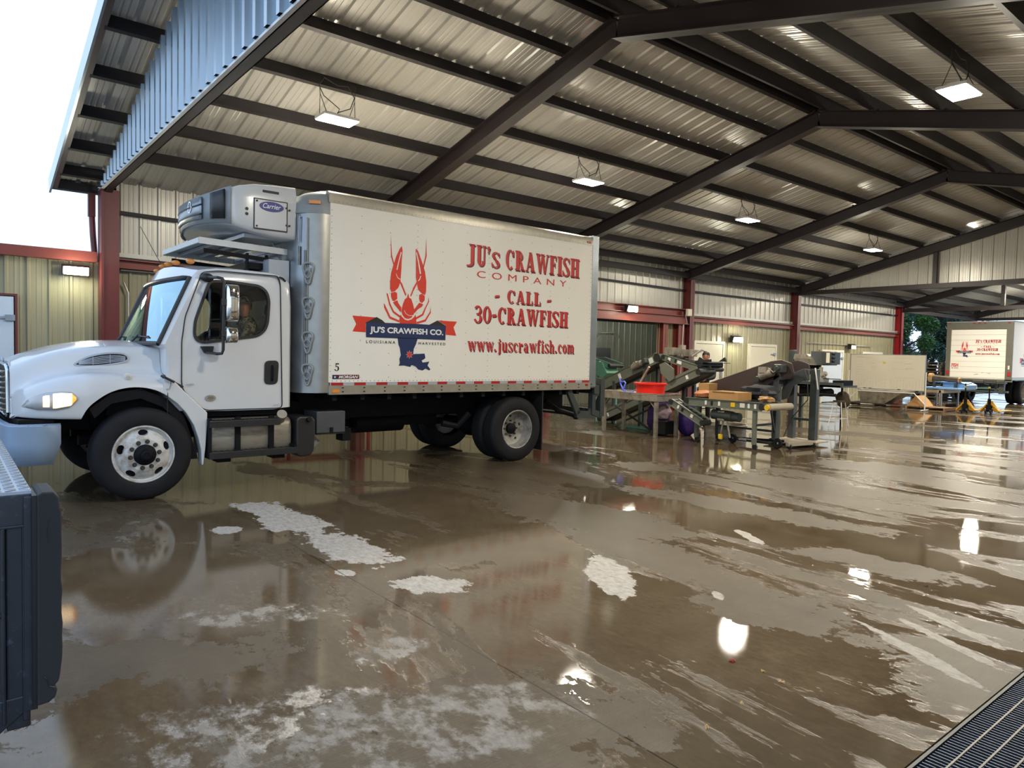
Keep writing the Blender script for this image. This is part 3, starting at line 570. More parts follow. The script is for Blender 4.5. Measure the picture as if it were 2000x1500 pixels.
highbay(4.44, 9.6, 4.93, 'lit rectangular lamp above the truck cab, nearest lamp over the left side', HB)
highbay(9.6, 3.42, 4.93, 'lit rectangular lamp at the upper right of the photo under the right roof slope', HB)
highbay(9.56, 9.67, 4.93, 'lit lamp hanging just above the rear top corner of the white truck box', HB)
highbay(14.85, 9.67, 4.93, 'lit lamp hanging high above the equipment, third of the four in the left row', HB*1.15)
highbay(21.3, 9.67, 4.93, 'smallest lit lamp, farthest of the row near the far gable cladding', HB*1.6)
for X in (4.44, 14.85, 21.3): highbay(X, 3.42, 4.93, 'added unseen lamp under the right roof slope to fill the interior light', HB)  # added lamps outside the view, there to fill the interior light
def wallpack(X, Y, z, w, h, energy, label, glow='lamp_glow', lit=True, col=LAMP_COL):
    t = empty('wall_lamp', (X, Y, z), label, 'wall lamp')
    b = MB(); b.prism([(.0, -h*.5), (.0, h*.6), (-.08, h*.6), (-.16, h*.35), (-.10, -h*.5)], 'x', -w*.55, w*.55); b.build('housing', 'black_plastic', t, bevel=.006)
    b = MB(); b.box(-w*.5, w*.5, -.19 if lit else -.16, -.13, -h*.5, h*.32); b.build('lens', glow if lit else 'white', t, bevel=.01)
    if lit: l = light('lamp_light', 'POINT', (0, -.34, -.02), energy, color=col, radius=.08); l.parent = t
    return t
GC = (1.0, .97, .76)
wallpack(1.8, 14.2, 2.92, .36, .16, 20, 'lit flat wall lamp on the tan wall left of the red corner column', 'lamp_glow_green', col=GC)
wallpack(15.6, 13.98, 3.06, .36, .2, 24, 'lit lamp mounted on the red header beam above the equipment room opening', 'lamp_glow_green', col=GC)
wallpack(21.25, 14.2, 2.34, .45, .2, 32, 'lit wall lamp on the tan wall between two white doors', 'lamp_glow_green', col=GC)
wallpack(29.6, 14.2, 2.28, .4, .2, 0, 'unlit black wall lamp above the whiteboard on the tan wall', lit=False)
wallpack(16.6, 16.6, 2.86, .2, .14, 45, 'small bright lamp inside the room just right of the truck box edge', col=(1, 1, .95))
light('fill_room', 'POINT', (19.5, 15.6, 2.6), 25, color=(.95, 1, .8), radius=.15)
for (X, Y) in ((30, 9.6), (38.5, 9.6), (38.5, 4)): highbay(X, Y, 4.9, 'lit lamp hanging in the bay beyond the far gable cladding', 620)
def conduit(name, pts, label, r=.016, m='conduit', cat='conduit', g=None):
    b = MB(); b.tube(pts, r, 8); return tag(b.build(name, m, smooth=30), label, cat, g)
conduit('electrical_conduit', [(2.5, 14.22, 3.0), (4.4, 14.22, 3.0)], 'thin pipe running level along the wall behind the cab windshield')
conduit('electrical_conduit', [(2.62, 14.22, 0), (2.62, 14.22, 2.6), (2.55, 14.22, 2.78)], 'bent upright pipe beside the red corner column')
conduit('electrical_conduit', [(18.2, 13.95, 3.02), (18.3, 13.95, 2.75), (18.12, 13.95, 2.7), (18.12, 14.03, .2)], 'thin pipe dropping from the junction box beside the red column')
b = MB(); b.box(18.22, 18.42, 13.86, 13.96, 2.98, 3.2); tag(b.build('junction_box', 'offwhite', bevel=.01), 'small pale junction box at the right end of the red header', 'junction box')
conduit('electrical_conduit', [(16.45, 17.45, 0), (16.45, 17.45, 2.2), (16.6, 17.45, 2.5), (17.3, 17.45, 2.62)], 'bent pipe on the room wall left of the gray electrical boxes')
conduit('electrical_conduit', [(17.7, 17.45, 1.8), (17.7, 17.45, 2.2), (17.95, 17.45, 2.48), (18.8, 17.45, 2.5), (19.0, 17.45, 2.3), (19.0, 17.45, 1)], 'arched pipe over the gray electrical boxes on the room wall')
conduit('electrical_conduit', [(29.8, 14.22, 2.34), (31.6, 14.22, 2.34), (31.6, 14.22, 2.1)], 'thin pipe running from the unlit wall lamp over the whiteboard')
conduit('electrical_conduit', [(26.2, 14.22, 2.36), (29.4, 14.22, 2.36)], 'thin pipe running left from the unlit wall lamp')
for (x0, x1, z0, z1, lb) in ((15.9, 16.3, 1.45, 2.0, 'gray electrical box partly behind the truck box edge'), (16.55, 17.1, 1.5, 2.02, 'larger gray electrical box in the middle of the three on the room wall'), (17.25, 17.95, 1.5, 1.95, 'rightmost gray electrical box on the room wall')):
    t = empty('electrical_box', ((x0+x1)/2, 17.4, z0), lb, 'electrical box', 'electrical boxes on the room wall'); b = MB(); b.box(-(x1-x0)/2, (x1-x0)/2, -.55, .1, 0, z1-z0); b.build('cabinet', 'grey_box', t, bevel=.01)
    b = MB(); b.box(-(x1-x0)/2+.03, (x1-x0)/2-.03, -.565, -.55, .03, z1-z0-.03); b.build('door', 'grey_box', t, bevel=.004)
    b = MB(); b.tube([(0, -.2, -z0), (0, -.2, 0)], .02, 6); b.build('stand_pipe', 'conduit', t)
# ---------------------------------------------------------------- delivery truck (local axes: x towards its tail, y across, z up)
TRK = empty('box_truck', (1.6933, 8.3799, 0), 'white refrigerated box truck with red crawfish lettering parked across the shed', 'truck', rz=.0165)
WD = 2.4; CY = 1.2
def crea(t, pts):                                    # table interpolation
    for (a, u), (b_, v) in zip(pts, pts[1:]):
        if t <= b_: return u+(v-u)*max(0, (t-a))/(b_-a)
    return pts[-1][1]
# --- wheels
def wheel_front(y, mirror, name='wheel'):
    s = -1 if not mirror else 1                      # outward direction along y
    b = MB(); R = .5; r = .305; w = .27
    pr = [(r, 0.0), (r+.01, .012), (.36, .018), (.43, .016), (.475, -.002), (.497, -.03), (.50, -.06), (.50, -w+.06), (.497, -w+.03), (.475, -w+.002), (.43, -w-.01), (r, -w+.01), (r, 0)]
    b.lathe([(q, h*s) for q, h in pr], (0, y, R), n=56); 
    tire = b.build(name, 'tire_rubber', TRK, smooth=50)
    g = MB()
    for k in range(4):
        rr = .503
        yy = y-s*(.07+k*.045); g.lathe([(rr-.006, -.004), (rr-.004, 0), (rr-.006, .004)], (0, yy, R), n=56)
    b = MB(); b.lathe([(q, h*s) for q, h in [(.312, .006), (.305, .016), (.294, .014), (.286, -.02), (.272, -.028), (.262, -.015), (.25, .002), (.215, .028), (.17, .05), (.172, .052), (.10, .052), (.10, -.02), (.24, -.04), (.3, -.05)]], (0, y, R), n=60)
    rim = b.build('rim', 'rusty_white', tire, smooth=35); rim.parent = tire
    cuts = []
    for k in range(5):
        a = 2*PI*k/5+.35; c = MB(); cx, cz = .235*math.cos(a), .235*math.sin(a); q = []
        for i in range(20):
            u, v = .050*math.cos(2*PI*i/20), .031*math.sin(2*PI*i/20); q.append((cx+(-math.sin(a))*u+math.cos(a)*v, R+cz+math.cos(a)*u+math.sin(a)*v))
        c.prism(q, 'y', y-.2, y+.2); cuts.append(c)
    bake(rim, cuts); rim.data.materials.clear(); rim.data.materials.append(MATS['rusty_white'])
    for k in range(10):
        a = 2*PI*k/10+.15; c = (.142*math.cos(a), y+s*.05, R+.142*math.sin(a)); b = MB(); b.cyl((c[0], y+s*.045, c[2]), (c[0], y+s*.058, c[2]), .024, 12); b.cyl((c[0], y+s*.058, c[2]), (c[0], y+s*.085, c[2]), .019, 6, .017); b.build('lug_nut', 'lug', tire)
    b = MB(); b.lathe([(q, h*s) for q, h in [(.112, .03), (.112, .06), (.104, .07), (.08, .078), (.062, .095), (.055, .13), (.04, .142), (.03, .142), (.028, .136), (.0, .136)]], (0, y, R), n=24); b.build('hub_cap', 'black_paint', tire, smooth=35)
    b = MB(); b.lathe([(.26, -.02*s), (.10, -.06*s), (0, -.06*s)], (0, y, R), n=32); b.build('brake_drum', 'black_paint', tire)
    return tire
def wheel_dual(x, y, s, outer=True):
    b = MB(); R = .5; r = .295; w = .25
    pr = [(r, 0.0), (r+.01, .01), (.36, .016), (.43, .014), (.475, -.004), (.497, -.03), (.50, -.06), (.50, -w+.06), (.497, -w+.03), (.475, -w), (.43, -w-.01), (r, -w+.01), (r, 0)]
    b.lathe([(q, h*s) for q, h in pr], (x, y, R), n=48); tire = b.build('wheel', 'tire_rubber', TRK, smooth=50)
    b = MB(); b.lathe([(q, h*s) for q, h in [(.302, .006), (.294, .012), (.284, .008), (.278, -.05), (.268, -.10), (.255, -.155), (.20, -.175), (.10, -.178), (.0, -.178)]], (x, y, R), n=44); b.build('rim', 'rim_rear', tire, smooth=35)
    if outer:
        for k in range(8):
            a = 2*PI*k/8; c = (x+.12*math.cos(a), R+.12*math.sin(a)); b = MB(); b.cyl((c[0], y-s*.178, c[1]), (c[0], y-s*.145, c[1]), .015, 6); b.build('lug_nut', 'lug', tire)
        for k in range(5):
            a = 2*PI*k/5+.3; b = MB(); b.ball((x+.205*math.cos(a), y-s*.178, R+.205*math.sin(a)), (.03, .008, .03), 12, 6); b.build('hand_hole', 'ink_black', tire)
        b = MB(); b.lathe([(q, h*s) for q, h in [(.085, -.178), (.085, -.13), (.06, -.11), (0, -.105)]], (x, y, R), n=20); b.build('hub_cap', 'black_paint', tire, smooth=35)
    return tire
wheel_front(.0, False); wheel_front(WD, True)
for x_ in (5.27,): wheel_dual(x_, 0, -1); wheel_dual(x_, .30, -1, False); wheel_dual(x_, WD, 1); wheel_dual(x_, WD-.30, 1, False)
# --- cab shell
def cab_outline(s):
    d = abs(s-CY); k = 1-(d/1.1)**2; bulge = .13*max(0, k)
    if d > 1.09: top, rear, ins = 2.45, 1.60, .03
    elif d > 1.05: top, rear, ins = 2.52, 1.65, .01
    elif d > .9: top, rear, ins = 2.585, 1.68, 0
    else: top, rear, ins = 2.60+.08*(1-(d/.9)**2), 1.685, 0
    wt = .53-.11*max(0, k)
    return [(.26+ins, .95), (.24+ins, 1.25), (.235+ins, 1.64), (.205-bulge+ins, 1.69), (wt+ins, 2.46-ins), (wt+.07+ins, top-.045), (.78, top-.01), (1.05, top), (1.4, top-.005), (rear-.10, top-.035), (rear-.02, top-.12), (rear, 2.2), (rear, 1.6), (rear, .95), (1.45, .93), (.9, .93)]
SS = [.10, .115, .15, .32, .55, .85, 1.2, 1.55, 1.85, 2.08, 2.25, 2.285, 2.30]
rings = [[(t, s, z) for t, z in cab_outline(s)] for s in SS]; n = len(rings[0]); b = MB(); b.v = [p for r in rings for p in r]; fs = []
for i in range(len(rings)-1):
    for k in range(n):
        if k == 3 and 2 <= i <= len(SS)-4: continue      # windshield opening
        k2 = (k+1) % n; fs.append((i*n+k, i*n+k2, (i+1)*n+k2, (i+1)*n+k))
fs += [tuple(range(n)), tuple((len(rings)-1)*n+k for k in range(n))]; b.f = fs; b.m = [0]*len(fs)
win0 = [(.71, 2.415), (.88, 2.43), (1.27, 2.405), (1.355, 2.345), (1.385, 2.24), (1.37, 1.98), (1.335, 1.88), (1.25, 1.815), (.63, 1.72), (.565, 1.745), (.54, 1.81), (.55, 1.96), (.68, 2.35)]
win = fillet(win0, .05, 3)
def grow(poly, d):
    n = len(poly); out = []; A = sum(poly[i][0]*poly[(i+1) % n][1]-poly[(i+1) % n][0]*poly[i][1] for i in range(n)); sg = 1 if A > 0 else -1
    for i in range(n):
        p, q, r = Vector(poly[i-1]), Vector(poly[i]), Vector(poly[(i+1) % n]); e1 = (q-p).normalized(); e2 = (r-q).normalized(); n1 = Vector((e1.y, -e1.x))*sg; n2 = Vector((e2.y, -e2.x))*sg; m = (n1+n2).normalized(); out.append(tuple(q+m*d/max(.4, m.dot(n1))))
    return out
cab = b.build('cab', ['cab_white', 'interior'], TRK); finish(cab, solid=.035, inner=1)
c = MB(); c.prism(win, 'y', -.2, 2.6); c2 = MB(); c2.prism([(2.0, 2.30), (1.5, 2.30), (1.5, 1.85), (2.0, 1.85)], 'y', .8, 1.6)
bake(cab, [c, c2])
while len(cab.data.materials) > 2: cab.data.materials.pop()
finish(cab, smooth=28)
def side_ring(name, outer, inner, y0, y1, m, parent):
    b = MB(); n = len(outer)
    for y in (y0, y1): b.v += [(t, y, z) for t, z in outer]+[(t, y, z) for t, z in inner]
    for i in range(n):
        j = (i+1) % n; b.f += [(i, j, n+j, n+i), (2*n+i, 3*n+i, 3*n+j, 2*n+j), (i, 2*n+i, 2*n+j, j), (n+i, n+j, 3*n+j, 3*n+i)]
    b.m = [0]*len(b.f); return b.build(name, m, parent)
for y0, y1, s in ((.088, .12, -1), (2.28, 2.312, 1)):
    door_poly = [(.62, 2.515), (.80, 2.545), (1.50, 2.545), (1.525, 2.45), (1.56, .965), (1.53, .945), (.68, .945), (.62, .97), (.43, 1.16), (.405, 1.25), (.405, 1.72), (.44, 2.0)]
    dp = fillet(door_poly, .04, 3); o_ = side_ring('door_seam', grow(dp, .005), grow(dp, -.004), y0, y1, 'ink_black', cab)
    side_ring('window_seal', grow(win, .018), grow(win, -.012), y0-.006, y1+.006, 'black_plastic', cab)
    b = MB(); ym = (y0+y1)/2; b.add([(t, ym, z) for t, z in win], [tuple(range(len(win)))]); b.build('side_window', 'window_glass', cab)
    b = MB(); b.beam((.93, ym-.008*s, 1.755), (.93, ym-.008*s, 2.43), .012, .03, up=(1, 0, 0)); b.build('window_divider', 'black_plastic', cab)
    hp = fillet([(1.34, 1.52), (1.515, 1.525), (1.50, 1.235), (1.335, 1.235)], .06, 5)
    b = MB(); b.prism(hp, 'y', y0-.004, y1+.004); hh = b.build('door_handle', 'black_plastic', cab, bevel=.004)
    b = MB(); b.tube([(1.43, ym+s*.02, 1.46), (1.43, ym+s*.045, 1.44), (1.43, ym+s*.045, 1.31), (1.43, ym+s*.02, 1.28)], .012, 8); b.build('grip', 'black_paint', hh)
# windshield with seal
ws = []
for s in [.16+i*(2.08/14) for i in range(15)]:
    d = abs(s-CY); k = max(0, 1-(d/1.1)**2); ws.append(((.205-.13*k-.003, s, 1.695), (.53-.11*k-.003, s, 2.455)))
b = MB(); b.loft([[w[0] for w in ws], [Vector(w[0]).lerp(Vector(w[1]), .5) for w in ws], [w[1] for w in ws]], closed=False); b.build('windshield', 'windshield_glass', cab, smooth=True)
path = [w[0] for w in ws]+[w[1] for w in reversed(ws)]+[ws[0][0]]
b = MB(); b.tube([Vector(p)+Vector((-.008, 0, 0)) for p in path], .026, 8, cap=False); b.build('windshield_seal', 'black_plastic', cab, smooth=30)
for s0, s1 in ((.75, .45), (1.55, 1.2)):
    k0 = .205-.13*max(0, 1-(abs(s0-CY)/1.1)**2)
    b = MB(); b.tube([(k0-.06, s0+.1, 1.69), (k0+.01, s0+.02, 1.79)], .012, 6); b.tube([(k0+.01, s0+.02, 1.78), (k0+.06, s1, 1.76)], .008, 6); b.beam((k0+.0, s0+.25, 1.765), (k0+.06, s0-.25, 1.775), .015, .012); b.build('wiper', 'black_plastic', cab)
for s in (.45, .9, 1.2, 1.5, 1.95):
    x = .53-.11*max(0, 1-(abs(s-CY)/1.1)**2)+.15; b = MB(); b.ball((x-.03, s, 2.625+.06*(1-((s-CY)/1.2)**2)), (.05, .038, .03), 12, 8); b.build('marker_lamp', 'amber', cab, smooth=True)
b = MB(); b.tube([(.75, 2.05, 2.6), (.42, 2.12, 3.25)], .004, 5); b.build('antenna', 'cable', cab)
# door decals
b = MB(); b.prism([(.715+.058*math.cos(a), 1.085+.036*math.sin(a)) for a in [2*PI*i/24 for i in range(24)]], 'y', .084, .092); o_ = b.build('oval_decal', 'steel', cab)
decal('decal_marks', polyg([[(a, z), (b_, z), (b_, z+h_), (a, z+h_)] for a, b_, z, h_ in ((.685, .745, 1.092, .007), (.678, .755, 1.078, .006), (.70, .722, 1.065, .005), (.728, .738, 1.063, .008))]), lambda u, v: (u, .0835, v), 'lug', o_)
decal('small_sticker', polyg([[(a, z), (b_, z), (b_, z+h_), (a, z+h_)] for a, b_, z, h_ in ((.455, .475, 1.238, .012), (.485, .535, 1.240, .014), (.455, .51, 1.222, .004))]), lambda u, v: (u, .0865, v), 'tape_gray', cab)
decal('small_sticker', polyg([[(a, z), (b_, z), (b_, z+h_), (a, z+h_)] for a, b_, z, h_ in ((1.45, 1.482, .985, .006), (1.488, 1.52, .985, .006), (1.45, 1.482, .973, .004), (1.488, 1.515, .973, .004))]), lambda u, v: (u, .0865, v), 'tape_gray', cab)
b = MB(); b.tube([(1.515, .105, 2.535), (1.56, .11, 2.525), (1.60, .12, 2.49)], .013, 8); b.build('rear_corner_vent', 'black_plastic', cab, bevel=.01)
# mirrors
for s, y0 in ((-1, .1), (1, 2.3)):
    Y = lambda d: y0+s*d
    b = MB(); b.ball((.67, Y(.02), 2.455), (.075, .05, .05), 12, 8); mr = b.build('mirror_arm', 'black_plastic', cab, smooth=30)
    b = MB(); b.tube([(.66, Y(.03), 2.46), (.70, Y(.3), 2.44), (.745, Y(.32), 2.43), (.76, Y(.33), 2.40), (.755, Y(.32), 1.64), (.745, Y(.31), 1.60), (.70, Y(.28), 1.595), (.66, Y(.05), 1.61)], .017, 10); b.build('tube_frame', 'black_plastic', mr, smooth=30)
    b = MB(); b.prism([(.60, 1.675), (.745, 1.68), (.735, 1.62), (.70, 1.59), (.64, 1.60)], 'y', min(Y(-.01), Y(.04)), max(Y(-.01), Y(.04))); b.build('lower_bracket', 'black_plastic', mr, bevel=.008)
    def shell(name, x0, x1, z0, z1):
        b = MB(); pts = []
        for i, z in enumerate([z0, z0+.02, z0+.06, (z0+z1)/2, z1-.06, z1-.02, z1]):
            k = [.25, .7, .95, 1, .95, .7, .25][i]; ring = []
            for j in range(16):
                a = 2*PI*j/16; q = math.copysign(abs(math.cos(a))**.55, math.cos(a)); r_ = math.copysign(abs(math.sin(a))**.55, math.sin(a)); ring.append(((x0+x1)/2+(x1-x0)/2*q*(.85+.15*k), Y(.31)+.07*r_*k, z))
            pts.append(ring)
        b.loft(pts, True, True); return b.build(name, 'chrome', mr, smooth=True)
    shell('mirror_head', .775, .925, 1.965, 2.375); shell('convex_mirror', .775, .915, 1.715, 1.90)
    b = MB(); b.box(.735, .80, Y(.33)-.02, Y(.33)+.02, 2.13, 2.21); b.box(.735, .80, Y(.33)-.02, Y(.33)+.02, 1.79, 1.86); b.build('mirror_clamp', 'black_plastic', mr, bevel=.006)
# cab interior
b = MB(); b.box(.42, 1.5, .22, 2.18, 1.0, 1.2); b.box(.30, .55, .2, 2.2, 1.35, 1.70); b.box(1.635, 1.645, .14, 2.26, 1.0, 1.80); b.build('interior', 'interior', cab, bevel=.03)
for y in (.55, 1.75):
    b = MB(); b.box(1.02, 1.5, y-.25, y+.25, 1.2, 1.42); b.beam((1.5, y, 1.35), (1.585, y, 2.08), .48, .14, up=(1, 0, .1)); b.beam((1.575, y, 2.08), (1.60, y, 2.24), .26, .1, up=(1, 0, .1)); b.build('seat', 'seat_gray', cab, bevel=.04)
b = MB(); b.lathe([(.205, -.013), (.222, 0), (.205, .013), (.19, 0), (.205, -.013)], (.70, .6, 1.70), axis=(-.75, 0, .66), n=28); b.tube([(.70, .6, 1.70), (.45, .6, 1.45)], .025, 8); b.tube([(.70-.0, .41, 1.70), (.70, .79, 1.70)], .012, 6); b.build('steering_wheel', 'black_plastic', cab, smooth=40)
# --- hood: loft along x, mirrored
ZC = [(-1.10, 1.485), (-1.04, 1.53), (-.87, 1.592), (-.65, 1.67), (-.35, 1.715), (-.13, 1.73), (.24, 1.725)]
ZS = [(-1.10, 1.435), (-1.06, 1.455), (-.9, 1.53), (-.7, 1.60), (-.24, 1.655), (.24, 1.65)]
ZK = [(-1.14, 1.06), (-1.10, 1.12), (-1.05, 1.18), (-.95, 1.245), (-.8, 1.305), (-.64, 1.35), (-.36, 1.365), (-.19, 1.35), (0, 1.34), (.24, 1.33)]
SO = [(-1.13, .46), (-1.10, .36), (-1.05, .24), (-.95, .115), (-.8, .04), (-.6, .0), (.24, .0)]
SH = [(-1.10, .64), (-1.05, .56), (-.9, .50), (-.7, .46), (.24, .38)]
rings = []
for t in (-1.125, -1.115, -1.08, -1.03, -.95, -.85, -.72, -.55, -.36, -.18, 0, .12, .235):
    zc, zs, zk, so, sh = crea(t, ZC), crea(t, ZS), crea(t, ZK), crea(t, SO), crea(t, SH); zb = .915-.04*(t+1.1)
    if t == -1.125: zc -= .02; zs -= .02; so += .02
    half = [(1.2, zc), (.95, zc-.004), (.8, zc-.012), (sh+.06, zs+.012), (sh, zs), (sh-.05, zs-.045), (sh-.075, zk+.10), (sh-.11, zk+.035), (so+.13, zk+.012), (so+.05, zk-.035), (so+.012, zk-.11), (so, zk-.2), (so+.01, (zk-.2+zb)/2), (so+.02, zb), (so+.06, zb)]
    if t < -1.10: half = [(a, z) for a, z in half]
    ring = [(t, a, z) for a, z in reversed(half)]+[(t, 2.4-a, z) for a, z in half[1:]]
    rings.append(ring)
b = MB(); b.loft(rings, closed=False); nr = len(rings[0])
hood = b.build('hood', 'cab_white', TRK, sub=2); bake(hood); finish(hood, solid=.02)
arch = spline([(-.60, .78), (-.575, .90), (-.52, 1.01), (-.44, 1.09), (-.33, 1.165), (-.2, 1.21), (-.05, 1.222), (.1, 1.195), (.22, 1.135), (.33, 1.045), (.42, .94), (.50, .80), (.55, .66), (.585, .50), (.60, .3)], 4)+[(.60, .1), (-.66, .1), (-.66, .7)]
c = MB(); c.prism(arch, 'y', -.3, 2.7); bake(hood, [c]); hood.data.materials.clear(); hood.data.materials.append(MATS['cab_white']); finish(hood, smooth=42)
b = MB(); b.tube([(.238, a, z+.001) for _, a, z in rings[-1]], .005, 6, cap=False); b.build('hood_gap', 'ink_black', hood)
# face plate round the grille
b = MB(); nose = [(1.2+(a-1.2)*.985, .915 if z < .93 else z-.006) for _, a, z in rings[0]]; b.prism(nose, 'x', -1.13, -1.10); b.build('nose_panel', 'cab_white', hood, bevel=.012)
# rear part of the fender, behind the wheel
for y0, y1 in ((.0, .14), (2.26, 2.40)):
    b = MB(); b.prism([(.20, 1.345), (.255, 1.325), (.33, 1.26), (.41, 1.17), (.655, .925), (.655, .80), (.64, .55), (.615, .33), (.598, .33), (.59, .50), (.56, .64), (.51, .79), (.43, .93), (.34, 1.035), (.23, 1.125), (.20, 1.145)], 'y', y0, y1)
    b.build('fender_skirt', 'cab_white', hood, bevel=.012)
    b = MB(); b.prism([(-.50, 1.0), (-.30, 1.16), (-.02, 1.205), (.25, 1.09), (.42, .9), (.55, .5), (.57, .4), (.50, .4), (.40, .8), (.2, 1.0), (-.02, 1.1), (-.3, 1.05), (-.45, .9)], 'y', (y0+.06 if y0 < 1 else 1.95), (.45 if y0 < 1 else y1-.06)); b.build('wheel_well_liner', 'black_paint', hood)
# headlights
for s in (1, -1):
    Y = lambda a: a if s == 1 else 2.4-a
    out = [(-1.06, 1.03), (-1.03, 1.09), (-.97, 1.14), (-.88, 1.175), (-.76, 1.19), (-.66, 1.185), (-.61, 1.14), (-.62, 1.08), (-.67, 1.025), (-.80, 1.0), (-.95, 1.0)]
    def surf(t, k): return Y(crea(t, SO)+.012-k)
    def patch(poly, k, name, m, par):
        b = MB(); n = len(poly); b.v = [(t-(.03 if t < -1.0 else 0), surf(t, k), z) for t, z in poly]+[(t, surf(t, -.03), z) for t, z in poly]; b.f = [tuple(range(n))]+[(i, (i+1) % n, n+(i+1) % n, n+i) for i in range(n)]; b.m = [0]*len(b.f); return b.build(name, m, par)
    # split the lens along its length so it wraps round the nose
    hl = None
    tcuts = [-1.06, -1.02, -.97, -.92, -.88, -.82, -.76, -.70, -.66, -.61]
    def edge(poly_top, t): return crea(t, poly_top)
    top = [(-1.06, 1.03), (-1.03, 1.09), (-.97, 1.14), (-.88, 1.175), (-.76, 1.19), (-.66, 1.185), (-.61, 1.13)]; bot = [(-1.06, 1.025), (-.95, 1.0), (-.80, 1.0), (-.67, 1.025), (-.61, 1.10)]
    def strip(name, m, t0, t1, k, z_in, par):
        b = MB(); A = []; B = []
        for i in range(13):
            t = t0+(t1-t0)*i/12; zt_, zb_ = edge(top, t)-z_in, edge(bot, t)+z_in; A.append((t, surf(t, k), zt_)); B.append((t, surf(t, k+.004), zb_))
        b.loft([A, [(p[0], p[1]-s*.010, (p[2]+q[2])/2) for p, q in zip(A, B)], B], closed=False); return b.build(name, m, par, solid=.008, smooth=True)
    hl = strip('headlight', 'clear_lens', -1.06, -.61, .010, 0, TRK)
    strip('low_beam', 'headlamp_glow', -.82, -.66, .020, .018, hl); strip('turn_signal', 'turn_glow', -.66, -.625, .019, .02, hl); strip('high_beam', 'headlamp_glow', -.90, -.85, .019, .03, hl)
    # hood side vent
    vp = [(a+.035, c_) for a, c_ in spline([(-.63, 1.450), (-.60, 1.485), (-.5, 1.545), (-.36, 1.582), (-.22, 1.590), (-.14, 1.572), (-.11, 1.525), (-.14, 1.485), (-.25, 1.455), (-.42, 1.43), (-.57, 1.428)], 3, True)[:-1]]
    vy = lambda t, z: Y(crea(t, SH)-.072)
    b = MB(); b.v = [(t, vy(t, z)-s*.018, z) for t, z in vp]+[(t, vy(t, z)+s*.03, z) for t, z in vp]; n_ = len(vp); b.f = [tuple(range(n_)), tuple(range(n_, 2*n_))]+[(i, (i+1) % n_, n_+(i+1) % n_, n_+i) for i in range(n_)]; b.m = [0]*len(b.f); vt = b.build('hood_vent', 'tape_gray', hood, bevel=.004)
    vi = grow(vp, -.018); b = MB(); b.v = [(t, vy(t, z)-s*.0195, z) for t, z in vi]; b.f = [tuple(range(n_))]; b.m = [0]; b.build('vent_opening', 'ink_black', vt)
    vtop = [(-.575, 1.465), (-.465, 1.527), (-.325, 1.562), (-.185, 1.568), (-.10, 1.548)]; vbot = [(-.575, 1.45), (-.385, 1.448), (-.215, 1.472), (-.10, 1.50)]
    for q in range(1, 6):
        pts = []
        for i in range(9):
            t = -.55+.435*i/8; z0, z1 = crea(t, vbot), crea(t, vtop); pts.append((t, vy(t, 0)-s*.023, z0+(z1-z0)*q/6))
        b = MB(); b.tube(pts, .0042, 5); b.build('vent_slat', 'tape_gray', vt)
    for t in (-.42, -.26):
        b = MB(); b.tube([(t, vy(t, 0)-s*.023, crea(t, vbot)+.003), (t, vy(t, 0)-s*.023, crea(t, vtop)-.003)], .0035, 5); b.build('vent_slat', 'tape_gray', vt)
    b = MB(); b.cyl((-.14, Y(.10), 1.325), (-.14, Y(.045), 1.322), .045, 20, .04); ml = b.build('side_lamp', 'offwhite', hood, smooth=35, bevel=.004); b = MB(); b.cyl((-.14, Y(.05), 1.322), (-.14, Y(.035), 1.322), .02, 14); b.build('lens', 'clear_lens', ml)
    # rubber hood latch
    b = MB(); b.beam((.19, Y(.02), 1.335), (.40, Y(.02), 1.215), .02, .03); b.tube([(.17, Y(.0), 1.345), (.20, Y(-.03), 1.33), (.30, Y(-.03), 1.275)], .014, 8); lt = b.build('hood_latch', 'black_plastic', hood, bevel=.005)
    b = MB(); b.tube([(.27, Y(.0), 1.28), (.262, Y(-.025), 1.235), (.25, Y(-.01), 1.20), (.225, Y(.0), 1.195)], .006, 6); b.build('hook', 'chrome', lt)
# grille
b = MB(); b.prism([(.66, .94), (.66, 1.38), (.72, 1.43), (1.2, 1.445), (1.68, 1.43), (1.74, 1.38), (1.74, .94), (1.6, .90), (.8, .90)], 'x', -1.145, -1.135); gr = b.build('grille', 'ink_black', TRK)
for k in range(8):
    z = .97+k*.057; b = MB(); b.tube([(-1.145, .665, z), (-1.175, .75, z-.004), (-1.19, 1.2, z-.008), (-1.175, 1.65, z-.004), (-1.145, 1.735, z)], .012, 8); b.build('grille_bar', 'chrome', gr, smooth=30)
b = MB(); b.tube([(-1.145, .66, .94), (-1.15, .66, 1.38), (-1.155, .72, 1.435), (-1.16, 1.2, 1.45), (-1.155, 1.68, 1.435), (-1.15, 1.74, 1.38), (-1.145, 1.74, .94), (-1.145, 1.6, .9), (-1.145, .8, .9), (-1.145, .66, .94)], .016, 8, cap=False); b.build('grille_surround', 'chrome', gr, smooth=30)
b = MB(); b.ball((-1.15, 1.2, 1.475), (.02, .06, .035), 16, 8); b.build('badge', 'tape_gray', hood, smooth=True)
